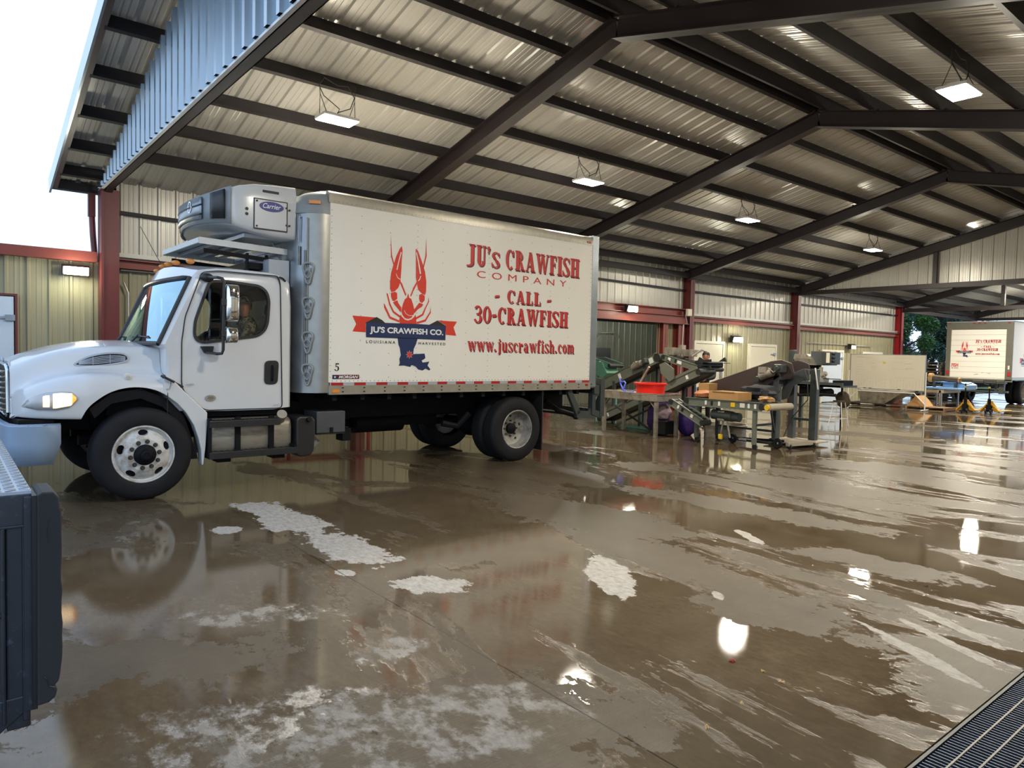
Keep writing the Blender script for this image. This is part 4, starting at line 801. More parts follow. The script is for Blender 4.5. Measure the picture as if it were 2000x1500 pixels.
# bumper
plan = [(-.755, .015), (-.95, .0), (-1.10, .02), (-1.175, .08), (-1.215, .22), (-1.24, .6), (-1.25, 1.2), (-1.24, 1.8), (-1.215, 2.18), (-1.175, 2.32), (-1.10, 2.38), (-.95, 2.4), (-.755, 2.385)]
lo = []; hi = []; mid = []
for i, (t, y) in enumerate(plan):
    e = (i in (0, len(plan)-1)); lo.append((t-(.07 if e else (.02 if abs(y-1.2) > 1.15 else 0)), y+(.01 if y < 1.2 else -.01), .455 if abs(y-1.2) > 1.1 else .47)); mid.append((t-.012 if abs(y-1.2) < 1 else t, y, .66)); hi.append((t, y, .845))
hi2 = [(t+(.05 if abs(y-1.2) < 1.13 else .0), y+(.04 if y < 1.0 else (-.04 if y > 1.4 else 0)), .865) for t, y, z in hi]
b = MB(); b.loft([lo, mid, hi, hi2], closed=False); b.build('bumper', 'bumper_gray', TRK, solid=.02, smooth=40)
b = MB(); b.box(-1.12, -.95, .35, 2.05, .55, .80); b.box(-1.1, -.8, .15, 2.25, .80, .90); b.build('bumper_mount', 'black_paint', TRK)
b = MB(); b.box(-1.262, -1.255, .95, 1.25, .58, .74); b.build('license_plate', 'white', TRK)
# --- chassis
b = MB(); b.box(-1.0, 6.95, .75, .83, .72, .97); b.box(-1.0, 6.95, 1.57, 1.65, .72, .97)
for x_ in (-.6, .9, 2.2, 3.2, 4.2, 5.27, 6.2, 6.9): b.box(x_-.04, x_+.04, .8, 1.6, .75, .95)
fr = b.build('chassis', 'black_paint', TRK)
b = MB(); b.box(2.0, 6.9, .6, .75, .97, 1.10); b.box(2.0, 6.9, 1.65, 1.8, .97, 1.10)
for k in range(12): b.box(2.2+k*.4, 2.26+k*.4, .05, 2.35, 1.02, 1.11)
b.build('subframe', 'black_paint', fr)
b = MB(); b.cyl((0, .1, .5), (0, 2.3, .5), .06, 12); b.box(-.5, .5, .72, .8, .55, .65); b.box(-.45, .45, 1.6, 1.68, .55, .65); b.box(-.3, .25, .3, 2.1, .9, 1.1); b.build('front_axle', 'black_paint', fr)
b = MB(); b.cyl((5.27, .15, .5), (5.27, 2.25, .5), .08, 12); b.ball((5.27, 1.2, .5), (.24, .22, .22), 16, 10); b.box(4.7, 5.85, .72, .82, .62, .72); b.box(4.7, 5.85, 1.58, 1.68, .62, .72); b.cyl((5.0, .35, .5), (5.5, .35, .5), .12, 12); b.build('rear_axle', 'black_paint', fr)
b = MB(); b.cyl((1.8, 1.2, .62), (5.1, 1.2, .55), .055, 12); b.cyl((.6, 1.2, .72), (1.8, 1.2, .65), .2, 14); b.build('driveshaft', 'black_paint', fr, smooth=30)
b = MB(); b.cyl((3.0, 1.05, .60), (3.8, 1.05, .60), .14, 18); b.box(3.0, 4.4, .95, 1.5, .55, .72); b.tube([(4.2, .5, .6), (4.45, .45, .55), (4.6, .35, .75)], .05, 8); b.build('exhaust', 'black_paint', fr, smooth=40)
b = MB(); b.box(-.4, .5, .7, 1.7, .75, 1.5); b.build('engine', 'black_paint', fr, bevel=.03)
b = MB(); b.box(.25, 1.66, .35, 2.05, .86, .95); b.box(.64, 1.66, .2, .5, .86, .93); b.build('cab_floor', 'black_paint', fr)
for y in (.02, 2.2):
    b = MB(); b.box(5.82, 5.84, y+.02, y+.58 if y < 1 else y+.18, .13, 1.08); b.build('mudflap', 'black_plastic', fr)
b = MB(); b.tube([(6.35, .55, .88), (6.6, .5, .72), (6.95, .45, .62), (7.0, .45, .6)], .045, 10); b.ball((7.0, .45, .6), .06, 10, 8); b.build('tail_pipe', 'black_paint', fr, smooth=40)
# fuel tank with steps on the near side
b = MB(); rr = []
for t in (.66, .70, 1.63, 1.68):
    k = 1 if t in (.70, 1.63) else .93; ring = []
    for j in range(24):
        a = 2*PI*j/24; q = math.copysign(abs(math.cos(a))**.5, math.cos(a)); r_ = math.copysign(abs(math.sin(a))**.5, math.sin(a)); ring.append((t, .33+.24*q*k, .62+.22*r_*k))
    rr.append(ring)
b.loft(rr, True, True); tk = b.build('fuel_tank', 'tank_metal', TRK, smooth=40)
for t in (1.02, 1.42): b = MB(); b.box(t-.03, t+.03, .06, .10, .42, .86); b.build('tank_strap', 'black_paint', tk)
b = MB(); b.cyl((1.55, .12, .80), (1.53, .03, .86), .055, 16); b.cyl((1.53, .03, .86), (1.525, .005, .878), .06, 16); b.build('filler_cap', 'steel', tk, smooth=35)
b = MB(); b.cyl((.72, .09, .74), (.72, .06, .74), .035, 12); b.box(.69, .75, .07, .09, .68, .80); b.build('tank_fitting', 'steel', tk)
for z, x0, x1 in ((.80, .66, 1.48), (.44, .66, 1.70)):
    b = MB(); b.box(x0, x1, -.06, .12, z-.02, z+.025); b.box(x0, x1, -.065, -.05, z-.045, z+.03)
    for k in range(14): b.box(x0+.03+k*(x1-x0-.06)/14, x0+.06+k*(x1-x0-.06)/14, -.05, .12, z+.025, z+.03)
    b.build('step', 'black_plastic', tk, bevel=.004)
for q in ((.655, .69, -.05, .1, .40, .86), (1.66, 1.69, -.05, .1, .40, .5), (.8, .95, .1, .3, .33, .42), (1.45, 1.6, .1, .3, .33, .42)): b = MB(); b.box(*q); b.build('step_bracket', 'black_paint', tk)
b = MB(); b.prism([(1.72, .36), (1.72, .80), (1.76, .835), (1.93, .83), (1.965, .78), (1.97, .62), (1.955, .40), (1.91, .34), (1.77, .33)], 'y', .03, .5); df = b.build('fluid_tank', 'black_plastic', TRK, bevel=.02)
b = MB(); b.cyl((1.87, .03, .79), (1.87, -.02, .80), .03, 12); b.build('cap', 'black_paint', df)
b = MB(); b.box(2.06, 2.46, .2, .6, .57, .87); bx = b.build('battery_box', 'grey_box', TRK, bevel=.01)
b = MB(); b.box(2.24, 2.28, .18, .2, .60, .66); b.box(2.06, 2.46, .19, .2, .585, .595); b.build('latch', 'black_paint', bx)
b = MB(); b.box(2.5, 2.62, .35, .55, .45, .62); b.build('air_valve', 'black_paint', fr)
# --- refrigeration unit
def plan_pt(t_, s_, z): return (t_, s_, z)
half = [(1.78, .25), (1.5, .25), (1.25, .25), (1.05, .255), (.985, .275), (.94, .33), (.88, .48), (.82, .72), (.785, .95), (.775, 1.2)]
plan = half+[(t, 2.4-s) for t, s in reversed(half[:-1])]
def zb(t): return crea(t, [(.77, 3.17), (.98, 3.12), (1.35, 3.05), (1.78, 3.03)])
def zt2(t): return crea(t, [(.77, 3.50), (.9, 3.54), (1.05, 3.60), (1.3, 3.655), (1.78, 3.68)])
rr = []
for f, k in ((0, .10), (.02, .05), (.10, .008), (.30, 0), (.7, 0), (.90, .012), (.98, .045), (1, .09)):
    ring = []
    for t, s in plan:
        c_ = (1.45, 1.2); ring.append((t+(c_[0]-t)*k*1.0 if t < 1.7 else t, s+(c_[1]-s)*k*.55, zb(t)+(zt2(t)-zb(t))*f))
    rr.append(ring)
b = MB(); b.loft(rr, True, True); rf = b.build('refrigeration_unit', 'cab_white', TRK, smooth=50)
def front_patch(name, i0, i1, f0, f1, off, m, par=None):
    b = MB(); A = []
    for f in (f0, (f0+f1)/2, f1):
        row = []
        for i in range(int(i0*4), int(i1*4)+1):
            j, fr_ = divmod(i, 4); p, q = plan[j], plan[min(j+1, len(plan)-1)]; t = p[0]+(q[0]-p[0])*fr_/4; s = p[1]+(q[1]-p[1])*fr_/4; d = Vector((t-1.5, (s-1.2)*.5)).normalized()
            row.append((t+d.x*off, s+d.y*off, zb(t)+(zt2(t)-zb(t))*f))
        A.append(row)
    b.loft(A, closed=False); return b.build(name, m, par or rf, solid=.02, smooth=True)
front_patch('front_bezel', 3.75, 14.25, .02, .99, .012, 'cap_gray')
gp = front_patch('front_grille', 7, 11, .16, .90, .022, 'galv'); front_patch('side_vent', 4.75, 6.25, .14, .93, .02, 'ink_black'); front_patch('side_vent', 11.75, 13.25, .14, .93, .02, 'ink_black')
for f in (.3, .62): front_patch('grille_slot', 7, 11, f, f+.05, .028, 'ink_black', gp)
b = MB(); b.lathe([(.0, .0), (.055, .0), (.06, -.012), (.07, -.012), (.072, 0)], (.745, 1.02, 3.39), axis=(1, 0, 0), n=20); b.build('badge', 'chrome', gp, smooth=35)
b = MB(); b.box(1.2, 1.7, .45, 1.95, 3.02, 3.07); b.build('underside_duct', 'tape_gray', rf, bevel=.01)
b = MB(); b.box(1.25, 1.67, .243, .25, 3.105, 3.475); rd = b.build('access_panel_gap', 'ink_black', rf, bevel=.002)
b = MB(); b.box(1.262, 1.655, .236, .25, 3.118, 3.462); pn = b.build('access_panel', 'cab_white', rf, bevel=.004)
for t, z in ((1.285, 3.44), (1.285, 3.14), (1.65, 3.40), (1.65, 3.19), (1.69, 3.38), (1.69, 3.19)): b = MB(); b.cyl((t, .24, z), (t, .228, z), .012, 10); b.build('panel_screw', 'ink_black', pn)
b = MB(); b.prism([(1.465+.15*math.cos(a), 3.39+.06*math.sin(a)) for a in [2*PI*i/32 for i in range(32)]], 'y', .231, .237); cb = b.build('brand_oval', 'carrier_blue', pn)
decal('lettering', fit(text2d('Carrier', .01, .35), 1.355, 1.58, 3.365, 3.425), lambda u, v: (u, .229, v), 'text_white', cb)
for z in (3.33, 3.27): b = MB(); b.cyl((1.17, .262, z), (1.17, .246, z), .019, 14); b.build('vent_hole', 'ink_black', rf)
b = MB(); b.box(1.36, 1.56, .25, .30, 3.555, 3.585); b.build('lifting_slot', 'ink_black', rf)
b = MB(); b.tube([(1.7, .6, 3.0), (1.74, .6, 2.75)], .012, 6); b.tube([(1.62, .62, 3.02), (1.74, .62, 2.8)], .012, 6); b.build('brace', 'cap_gray', rf)
# --- service platform over the cab roof
pf = MB(); pf.beam((.70, .5, 2.93), (.70, 2.1, 2.93), .02, .06); pf.beam((.70, .5, 2.93), (1.77, .5, 2.90), .015, .075); pf.beam((.70, 2.1, 2.93), (1.77, 2.1, 2.90), .015, .075)
pl = pf.build('service_platform', 'rail_white', TRK)
b = MB(); b.box(.70, 1.35, .51, 2.09, 2.945, 2.955); b.build('platform_deck', 'cap_gray', pl)
for x_ in (.9, 1.15, 1.4, 1.65): b = MB(); b.beam((x_, .51, 2.92), (x_, 2.09, 2.92), .025, .03); b.build('cross_bar', 'tape_gray', pl)
b = MB(); b.beam((.78, .6, 2.83), (1.75, .6, 2.78), .03, .05); b.beam((.78, 2.0, 2.83), (1.75, 2.0, 2.78), .03, .05); b.tube([(1.3, .6, 2.6), (1.3, .6, 2.85)], .02, 6); b.tube([(1.55, .62, 2.4), (1.55, .62, 2.85)], .02, 6); b.box(1.3, 1.72, .6, 1.8, 2.66, 2.74); b.build('lower_support', 'black_paint', pl)
b = MB(); b.box(1.5, 1.76, .4, 2.0, 2.45, 2.78); b.build('air_hose_panel', 'tape_gray', pl)
for y in (.42, .5, .58): b = MB(); b.tube([(1.72, y, 1.2), (1.745, y, 2.0), (1.74, y+.03, 2.75)], .014, 6); b.build('hose', 'dark_wood' if y == .5 else 'cable', pl)
# --- cargo box
X0, X1, ZB, ZT = 1.77, 6.98, 1.11, 3.66
b = MB(); q = [(2.12, .012)]+[(2.12-.35*math.sin(a), .012+.34*(1-math.cos(a))) for a in [PI/2*i/8 for i in range(1, 9)]]
planb = q+[(t, 2.4-s) for t, s in reversed(q)]+[(X1, 2.388), (X1, .012)]
b.prism(planb, 'z', ZB+.01, 3.42); b.box(2.14, X1, .012, 2.388, 3.42, ZT-.06); b.box(1.80, 2.16, .36, 2.04, 3.42, 3.60); cargo = b.build('cargo_box', 'galv', TRK, smooth=35)
b = MB(); b.box(2.12, 6.84, -.002, .012, 1.255, 3.52); b.box(2.12, 6.84, 2.388, 2.402, 1.255, 3.52); b.build('side_panel', 'box_white', cargo)
b = MB(); b.box(2.12, X1-.02, .03, 2.37, ZT-.06, ZT-.02); b.build('roof', 'box_white', cargo)
for s in (1, -1):
    Y = lambda a: a if s == 1 else 2.4-a
    def bb(b, x0, x1, ya, yb, z0, z1): b.box(x0, x1, min(Y(ya), Y(yb)), max(Y(ya), Y(yb)), z0, z1)
    b = MB(); b.prism([(Y(-.008), 3.51), (Y(-.01), 3.58), (Y(.0), 3.635), (Y(.03), 3.66), (Y(.09), 3.67), (Y(.09), 3.51)], 'x', 2.1, 6.9); b.build('top_rail', 'box_rail', cargo, smooth=30)
    b = MB(); bb(b, 2.12, 6.86, -.012, .03, 1.10, 1.215); bb(b, 2.12, 6.86, -.018, .0, 1.10, 1.115); rl = b.build('bottom_rail', 'box_rail', cargo)
    rb = MB()
    for k in range(16):
        for z in (1.185, 1.135): rb.box(2.3+k*.305, 2.325+k*.305, min(Y(-.018), Y(-.012)), max(Y(-.018), Y(-.012)), z-.007, z+.007)
    rb.build('rail_bolt', 'ink_black', rl)['kind'] = 'stuff'
    tp_ = MB(); bb(tp_, 2.14, 6.84, -.006, -.001, 1.214, 1.254); ts = tp_.build('reflective_strip', 'tape_gray', cargo)
    for k in range(15): tt = MB(); bb(tt, 2.154+k*.3225, 2.154+.165+k*.3225, -.0085, -.005, 1.216, 1.252); tt.build('red_reflector', 'tape_red', ts)
    rv = MB()                                       # rivet rows
    for i, t in enumerate([2.14, 2.556, 2.981, 3.406, 3.823, 4.246, 4.656, 5.077, 5.487, 5.901, 6.319, 6.815]):
        st_ = .16 if i % 3 else .08
        if i in (0, 11): st_ = .075
        z = 1.32
        while z < 3.46: rv.box(t-.0045, t+.0045, min(Y(-.006), Y(-.001)), max(Y(-.006), Y(-.001)), z-.0045, z+.0045); z += st_
    t = 2.17
    while t < 6.82: rv.box(t-.005, t+.005, min(Y(-.006), Y(-.001)), max(Y(-.006), Y(-.001)), 1.268, 1.278); rv.box(t-.005, t+.005, min(Y(-.012), Y(-.008)), max(Y(-.012), Y(-.008)), 3.525, 3.535); t += .06
    rv.build('rivet', 'rivet', cargo)['kind'] = 'stuff'
    # rear corner post
    b = MB(); bb(b, 6.84, 6.99, -.01, .12, 1.13, 3.68); b.build('corner_post', 'galv', cargo, bevel=.008)
    for x_ in (6.70, 6.76): b = MB(); bb(b, x_, x_+.045, -.02, -.008, 3.54, 3.575); b.build('marker_lamp', 'red_lens', cargo)
    b = MB(); bb(b, 6.74, 6.8, -.02, -.01, 1.16, 1.19); b.build('marker_lamp', 'red_lens', cargo)
    b = MB(); bb(b, 2.165, 2.265, -.02, -.01, 1.125, 1.165); b.build('marker_lamp', 'amber', cargo)
# rounded front corner: grey cap on top, seams, folding steps
b = MB(); qq = [(2.145, .0)]+[(2.12-.365*math.sin(a), .355*(1-math.cos(a))) for a in [PI/2*i/10 for i in range(0, 11)]]
lo = [(t, s, 3.36) for t, s in qq]; LV = lambda k, z: [(t+(2.13-t)*k, s+(.36-s)*k*.55, z) for t, s in qq]; m1 = LV(.02, 3.44); m2 = LV(.08, 3.52); m3 = LV(.22, 3.59); m4 = LV(.45, 3.64); m5 = LV(.75, 3.67); m6 = LV(1, 3.675)
b.loft([lo, m1, m2, m3, m4, m5, m6], closed=False); cp = b.build('corner_cap', 'cap_gray', cargo, smooth=40)
b = MB(); b.beam((1.875, .085, 3.495), (1.995, .012, 3.495), .02, .045); b.build('marker_lamp', 'amber', cp, bevel=.004)
b = MB(); b.v = [(t, 2.4-s, z) for r in (lo, m1, m2, m3, m4, m5, m6) for t, s, z in r]; n_ = len(qq); b.f = [(i*n_+k, i*n_+k+1, (i+1)*n_+k+1, (i+1)*n_+k) for i in range(6) for k in range(n_-1)]; b.m = [0]*len(b.f); b.build('corner_cap', 'cap_gray', cargo, smooth=40)
b = MB(); b.loft([[(2.12-.353*math.sin(a), .353*(1-math.cos(a))+.001, z) for a in [PI/2*i/8*.55 for i in range(0, 9)]] for z in (1.13, 3.36)], closed=False); b.build('corner_sheet', 'corner_steel', cargo, smooth=True)
b = MB(); b.box(1.842, 1.85, .10, .30, 1.3, 2.9); b.beam((1.86, .085, 1.25), (1.86, .085, 3.3), .012, .008); b.build('step_track', 'cap_gray', cargo)
b = MB(); b.tube([(1.80, .19, 3.3), (1.79, .17, 3.32), (1.785, .18, 3.0)], .008, 6); b.box(1.79, 1.80, .17, .20, 2.72, 2.95); b.build('cable_clip', 'galv', cargo)
for z in (2.62, 2.19, 1.76, 1.36):
    n_ = Vector((-.62, -.78, 0)); c0 = Vector((1.88, .085, z)); sd = Vector((.78, -.62, 0))
    P = lambda a, h, d=.03: c0+sd*a+Vector((0, 0, h))+n_*d
    b = MB(); b.tube(spline([P(-.05, .0), P(-.068, .06), P(-.05, .105), P(0, .12), P(.05, .105), P(.068, .06), P(.05, 0), P(.036, -.06), P(.02, -.12), P(0, -.14), P(-.02, -.12), P(-.036, -.06)], 3, True), .013, 8, cap=False)
    b.tube(spline([P(-.04, -.02, .04), P(0, .03, .05), P(.04, -.02, .04), P(0, -.07, .04)], 3, True), .010, 6); b.beam(P(0, -.13, .01), P(0, .06, .01), .06, .01, up=n_); b.build('folding_step', 'cap_gray', cargo, smooth=40)
# lettering on both sides: near side as in the photo
pn = MB(); 
def near(u, v): return (u, -.0045, v)
def near2(u, v): return (u, -.0065, v)
def near3(u, v): return (u, -.0085, v)
def near4(u, v): return (u, -.0105, v)
def shifted(g, dx, dz): return ([(a+dx, c+dz) for a, c in g[0]], g[1])
def flat_decals(parent, fn, k, u0, v0, eps):
    """crawfish logo and lettering; k scales, (u0, v0) is where photo-panel point (2.1, 1.3) goes"""
    def F(d): return lambda u, v: fn(u0+(u-2.1)*k, v0+(v-1.3)*k, d)
    e = eps
    lg = decal('crawfish_logo', polyg(LOGO['red']), F(e*1.3), 'logo_red', parent)
    decal('claw_slit', polyg(LOGO['slit']), F(e*2), 'box_white', lg);  # white slits printed between the claw fingers
    dots = [ringg(3.255, 2.475, .022, .03, .022, .03, 0, 360, 10), ringg(3.36, 2.475, .022, .03, .022, .03, 0, 360, 10)]
    decal('crawfish_eye', joing(dots), F(e*2.2), 'box_white', lg)
    lines = joing([ringg(3.308, 2.23, .10, .075, .007, .007, 180, 360, 14)])
    decal('shell_outline', lines, F(e*2.1), 'box_white', lg)
    rb = decal('banner', polyg(LOGO['navy']), F(e*1.6), 'navy', parent); [decal('ribbon_tail', polyg([q]), F(e*1.4), 'logo_red', rb) for q in LOGO['flag']]; [decal('ribbon_fold', polyg([q]), F(e*1.9), 'ink_black', rb) for q in LOGO['fold']]
    decal('banner_lettering', fit(text2d("JU'S CRAWFISH CO.", .035), 2.69, 3.85, 1.885, 1.99), F(e*2.4), 'text_white', rb)
    star = [(3.3+(.05 if i % 2 == 0 else .026)*math.cos(PI*i/8), 1.627+(.05 if i % 2 == 0 else .026)*math.sin(PI*i/8)) for i in range(16)]
    star2 = [(3.3+(a-3.3)*1.22, 1.627+(c-1.627)*1.22) for a, c in star]
    decal('star', polyg([star2]), F(e*2.2), 'pink_bag', rb); decal('star', polyg([star]), F(e*2.6), 'logo_red', rb)
    decal('banner_lettering', fit(text2d('LOUISIANA', .015, 0, 1.5), 2.64, 3.077, 1.767, 1.806), F(e*1.4), 'ink_black', rb); decal('banner_lettering', fit(text2d('HARVESTED', .015, 0, 1.5), 3.445, 3.891, 1.768, 1.804), F(e*1.4), 'ink_black', rb)
    rows = [("JU's CRAWFISH".replace("s", "§"), 4.235, 6.535, 2.925, 3.25), ('CALL', 5.01, 5.69, 2.44, 2.64), ('30-CRAWFISH', 4.385, 6.30, 2.115, 2.37), ('www.jußcrawfißh.cöm', 4.28, 6.46, 1.66, 1.90)]
    for s, a, c, z0, z1 in rows:
        g = fit(slabtext(s), a, c, z0, z1); w = decal('sign_lettering', shifted(g, .016, -.02), F(e), 'text_dark', parent); decal('sign_lettering_face', g, F(e*1.8), 'text_red', w)
    w = decal('sign_lettering', fit(text2d('COMPANY', 0, 0, 1.75), 4.428, 6.25, 2.775, 2.875), F(e*1.5), 'text_red', parent)
    for a, c in ((4.76, 4.865), (5.82, 5.93)):
        g = polyg([[(a, 2.505), (a+.085, 2.515), (c, 2.548), (a+.02, 2.538)]]); w = decal('sign_lettering', shifted(g, .01, -.016), F(e), 'text_dark', parent); decal('sign_lettering_face', g, F(e*1.8), 'text_red', w)
flat_decals(cargo, lambda u, v, d: (u, -.002-d, v), 1, 2.1, 1.3, .0025)
decal('unit_number', fit(slabtext('5'), 2.195, 2.262, 1.40, 1.50), lambda u, v: (u, -.005, v), 'ink_black', cargo)
mg = decal('maker_plate', polyg([[(2.17, 1.297), (2.545, 1.297), (2.545, 1.352), (2.17, 1.352)]]), lambda u, v: (u, -.005, v), 'text_dark', cargo)
decal('maker_field', polyg([[(2.17, 1.297), (2.245, 1.297), (2.23, 1.352), (2.17, 1.352)]]), lambda u, v: (u, -.0065, v), 'navy', mg)
decal('maker_lettering', fit(text2d('MORGAN', .03, .3), 2.255, 2.53, 1.306, 1.343), lambda u, v: (u, -.008, v), 'text_white', mg)
decal('maker_star', joing([polyg([[(2.205+(.018 if i % 2 == 0 else .007)*math.sin(PI*i/5), 1.324+(.018 if i % 2 == 0 else .007)*math.cos(PI*i/5)) for i in range(10)]])]), lambda u, v: (u, -.008, v), 'text_white', mg)
# tail: frame, liftgate
b = MB(); b.box(X1-.01, X1+.02, .1, 2.3, 1.2, 3.6); b.build('rear_door', 'box_white', cargo)
lg = MB(); lg.box(6.98, 7.10, .0, 2.4, 1.02, 1.16); lift = lg.build('liftgate', 'dark_frame', TRK)
for y in (.04, 2.2):
    b = MB(); b.box(6.98, 7.06, y, y+.1, .66, 1.1); b.box(7.18, 7.28, y, y+.12, .62, 1.28); b.beam((7.02, y+.06, .70), (7.24, y+.06, .64), .1, .1); b.beam((7.02, y+.06, 1.0), (7.24, y+.06, 1.0), .06, .05); b.beam((6.45, y+.05, 1.08), (6.68, y+.05, .68), .06, .10); b.beam((6.64, y+.05, .68), (7.1, y+.05, .64), .06, .12); b.build('lift_arm', 'dark_frame', lift)
b = MB(); b.box(7.2, 7.27, .15, 2.25, .62, .74); b.box(7.02, 7.22, .3, 2.1, .60, .64); b.build('lift_platform', 'dark_frame', lift)
b = MB(); b.beam((6.9, .1, .62), (7.14, .1, .98), .04, .03); b.build('lift_cylinder', 'galv', lift)
# ---------------------------------------------------------------- people
def human_head(parent, c, face, hair=True, cap=None, scale=1.0):
    """head at centre c looking along face (unit xy); returns the head mesh child"""
    f = Vector((face[0], face[1], 0)).normalized(); r = Vector((-f.y, f.x, 0)); u = Vector((0, 0, 1)); k = scale
    W_ = lambda a, b_, z: Vector(c)+(f*a+r*b_+u*z)*k
    rings = []
    prof = [(-.128, .022, .020, .045), (-.120, .042, .036, .035), (-.100, .062, .050, .022), (-.068, .078, .061, .010), (-.03, .088, .070, .002), (.01, .096, .077, 0), (.05, .097, .078, -.004), (.085, .088, .070, -.008), (.11, .062, .050, -.012), (.122, .02, .018, -.014)]
    for z, a, b_, off in prof:
        ring = []
        for j in range(20):
            t = 2*PI*j/20; x = a*math.cos(t)+off; y = b_*math.sin(t)
            if abs(t) < .01 or abs(t-2*PI) < .01:
                if -.07 < z < .02: x += .012
            ring.append(W_(x, y, z))
        rings.append(ring)
    m = MB(); m.loft(rings, True, True)
    # nose, brow, ears, lips
    m.loft([[W_(.093, -.010, .035), W_(.098, 0, .037), W_(.093, .010, .035)], [W_(.088, -.012, -.005), W_(.108, 0, -.006), W_(.088, .012, -.005)], [W_(.083, -.016, -.020), W_(.107, 0, -.021), W_(.083, .016, -.020)], [W_(.082, -.01, -.032), W_(.09, 0, -.034), W_(.082, .01, -.032)]], False)
    for s in (-1, 1):
        e = MB(); e.ball((0, 0, 0), (.013, .008, .030), 10, 6); e.v = [tuple(W_(-.012+p[0], s*.079+p[1], p[2]+.0)) for p in e.v]; m.add(e.v, e.f)
    hd = m.build('head', 'skin', parent, smooth=60)
    for s in (-1, 1):
        b = MB(); b.ball(tuple(W_(.083, s*.030, .022)), .0085*k, 10, 6); ey = b.build('eye', 'white', hd, smooth=True)
        b = MB(); b.ball(tuple(W_(.0885, s*.030, .020)), .0050*k, 8, 6); b.build('iris', 'ink_black', ey)
        b = MB(); b.tube([W_(.086, s*.018, .026), W_(.0925, s*.030, .031), W_(.085, s*.042, .026)], .0042*k, 6); b.build('eyelid', 'skin', hd, smooth=True)
        b = MB(); b.tube([W_(.090, s*.014, .042), W_(.093, s*.03, .047), W_(.084, s*.048, .041)], .004*k, 6); b.build('eyebrow', 'hair', hd)
    b = MB(); b.tube([W_(.083, -.024, -.052), W_(.094, 0, -.050), W_(.083, .024, -.052)], .006*k, 8); b.build('mouth', 'text_dark' if not cap else 'skin', hd)
    if hair:
        b = MB(); rr = []
        for z, a, b_, off in [(-.03, .070, .082, -.035), (.0, .085, .086, -.028), (.04, .097, .088, -.016), (.07, .100, .088, -.006), (.10, .088, .076, -.008), (.125, .065, .055, -.012), (.140, .02, .02, -.014)]:
            rr.append([W_(a*math.cos(2*PI*j/20)+off+random.uniform(-.004, .004), b_*math.sin(2*PI*j/20)+random.uniform(-.004, .004), z+random.uniform(-.004, .004)) for j in range(20)])
        b.loft(rr, True, True); b.build('hair', 'hair', hd, smooth=60)
    if cap:
        b = MB(); rr = []
        for z, a, b_ in [(.045, .104, .086), (.075, .103, .085), (.105, .088, .072), (.128, .055, .046), (.136, .01, .01)]: rr.append([W_(a*math.cos(2*PI*j/20)-.003, b_*math.sin(2*PI*j/20), z) for j in range(20)])
        b.loft(rr, True, True); br = [[W_(.07, y_, .052) for y_ in (-.07, -.035, 0, .035, .07)], [W_(.13, y_, .048) for y_ in (-.062, -.032, 0, .032, .062)], [W_(.165, y_, .038) for y_ in (-.04, -.022, 0, .022, .04)]]
        b.loft(br, False); b.build('cap', cap, hd, smooth=60)
    return hd
def skin_limb(pts, radii, name, m, parent, sub=2, edges=None):
    me = bpy.data.meshes.new(name); me.from_pydata([tuple(p) for p in pts], edges or [(i, i+1) for i in range(len(pts)-1)], []); o = bpy.data.objects.new(name, me); COL.objects.link(o); o.parent = parent
    sk = o.modifiers.new('skin', 'SKIN'); sk.use_smooth_shade = True
    for i, r in enumerate(radii): d = me.skin_vertices[0].data[i]; d.radius = (r, r) if not isinstance(r, tuple) else r; d.use_root = (i == 0)
    s = o.modifiers.new('sub', 'SUBSURF'); s.levels = sub; s.render_levels = sub
    dg = bpy.context.evaluated_depsgraph_get(); nm = bpy.data.meshes.new_from_object(o.evaluated_get(dg)); o.modifiers.clear(); o.data = nm; nm.materials.clear(); nm.materials.append(MATS[m]); nm.polygons.foreach_set('use_smooth', [True]*len(nm.polygons)); return o
def hand(parent, wrist, dirn, palm_n, m='skin', curl=.9, side=1):
    d = Vector(dirn).normalized(); n = Vector(palm_n); n = (n-d*n.dot(d)).normalized(); s = d.cross(n)*side; w = Vector(wrist)
    pts = [w, w+d*.03, w+d*.075]; rad = [(.028, .02), (.036, .018), (.04, .015)]; E = [(0, 1), (1, 2)]
    o = skin_limb(pts, rad, 'hand', m, parent, 1)
    for k, (off, L) in enumerate(((-.030, .068), (-.010, .078), (.010, .074), (.029, .058))):
        p = w+d*.078+s*off; q = [p-d*.02]; a = .2
        for f in (.45, .32, .23): a += curl*.75; p = p+(d*math.cos(a)+n*math.sin(a))*L*f; q.append(p)
        skin_limb(q, [.0095, .009, .008, .007], 'finger', m, o, 1)
    p = w+d*.03-s*.03; skin_limb([p, p-s*.022+d*.025+n*.012, p-s*.022+d*.052+n*.03], [.012, .0105, .0085], 'thumb', m, o, 1)
    return o
def pt(t, s, z): return Vector((t, s, z))
Mx = Matrix.Translation((1.6933, 8.3799, 0)) @ Matrix.Rotation(.0165, 4, 'Z')
drv = bpy.data.objects.new('person', None); COL.objects.link(drv); drv.matrix_world = Mx
tag(drv, 'truck driver in a dark cap and camouflage jacket looking out of the cab window', 'person')
human_head(drv, (1.235, .50, 2.175), (-.35, -1), hair=True, cap='camo', scale=1.0)
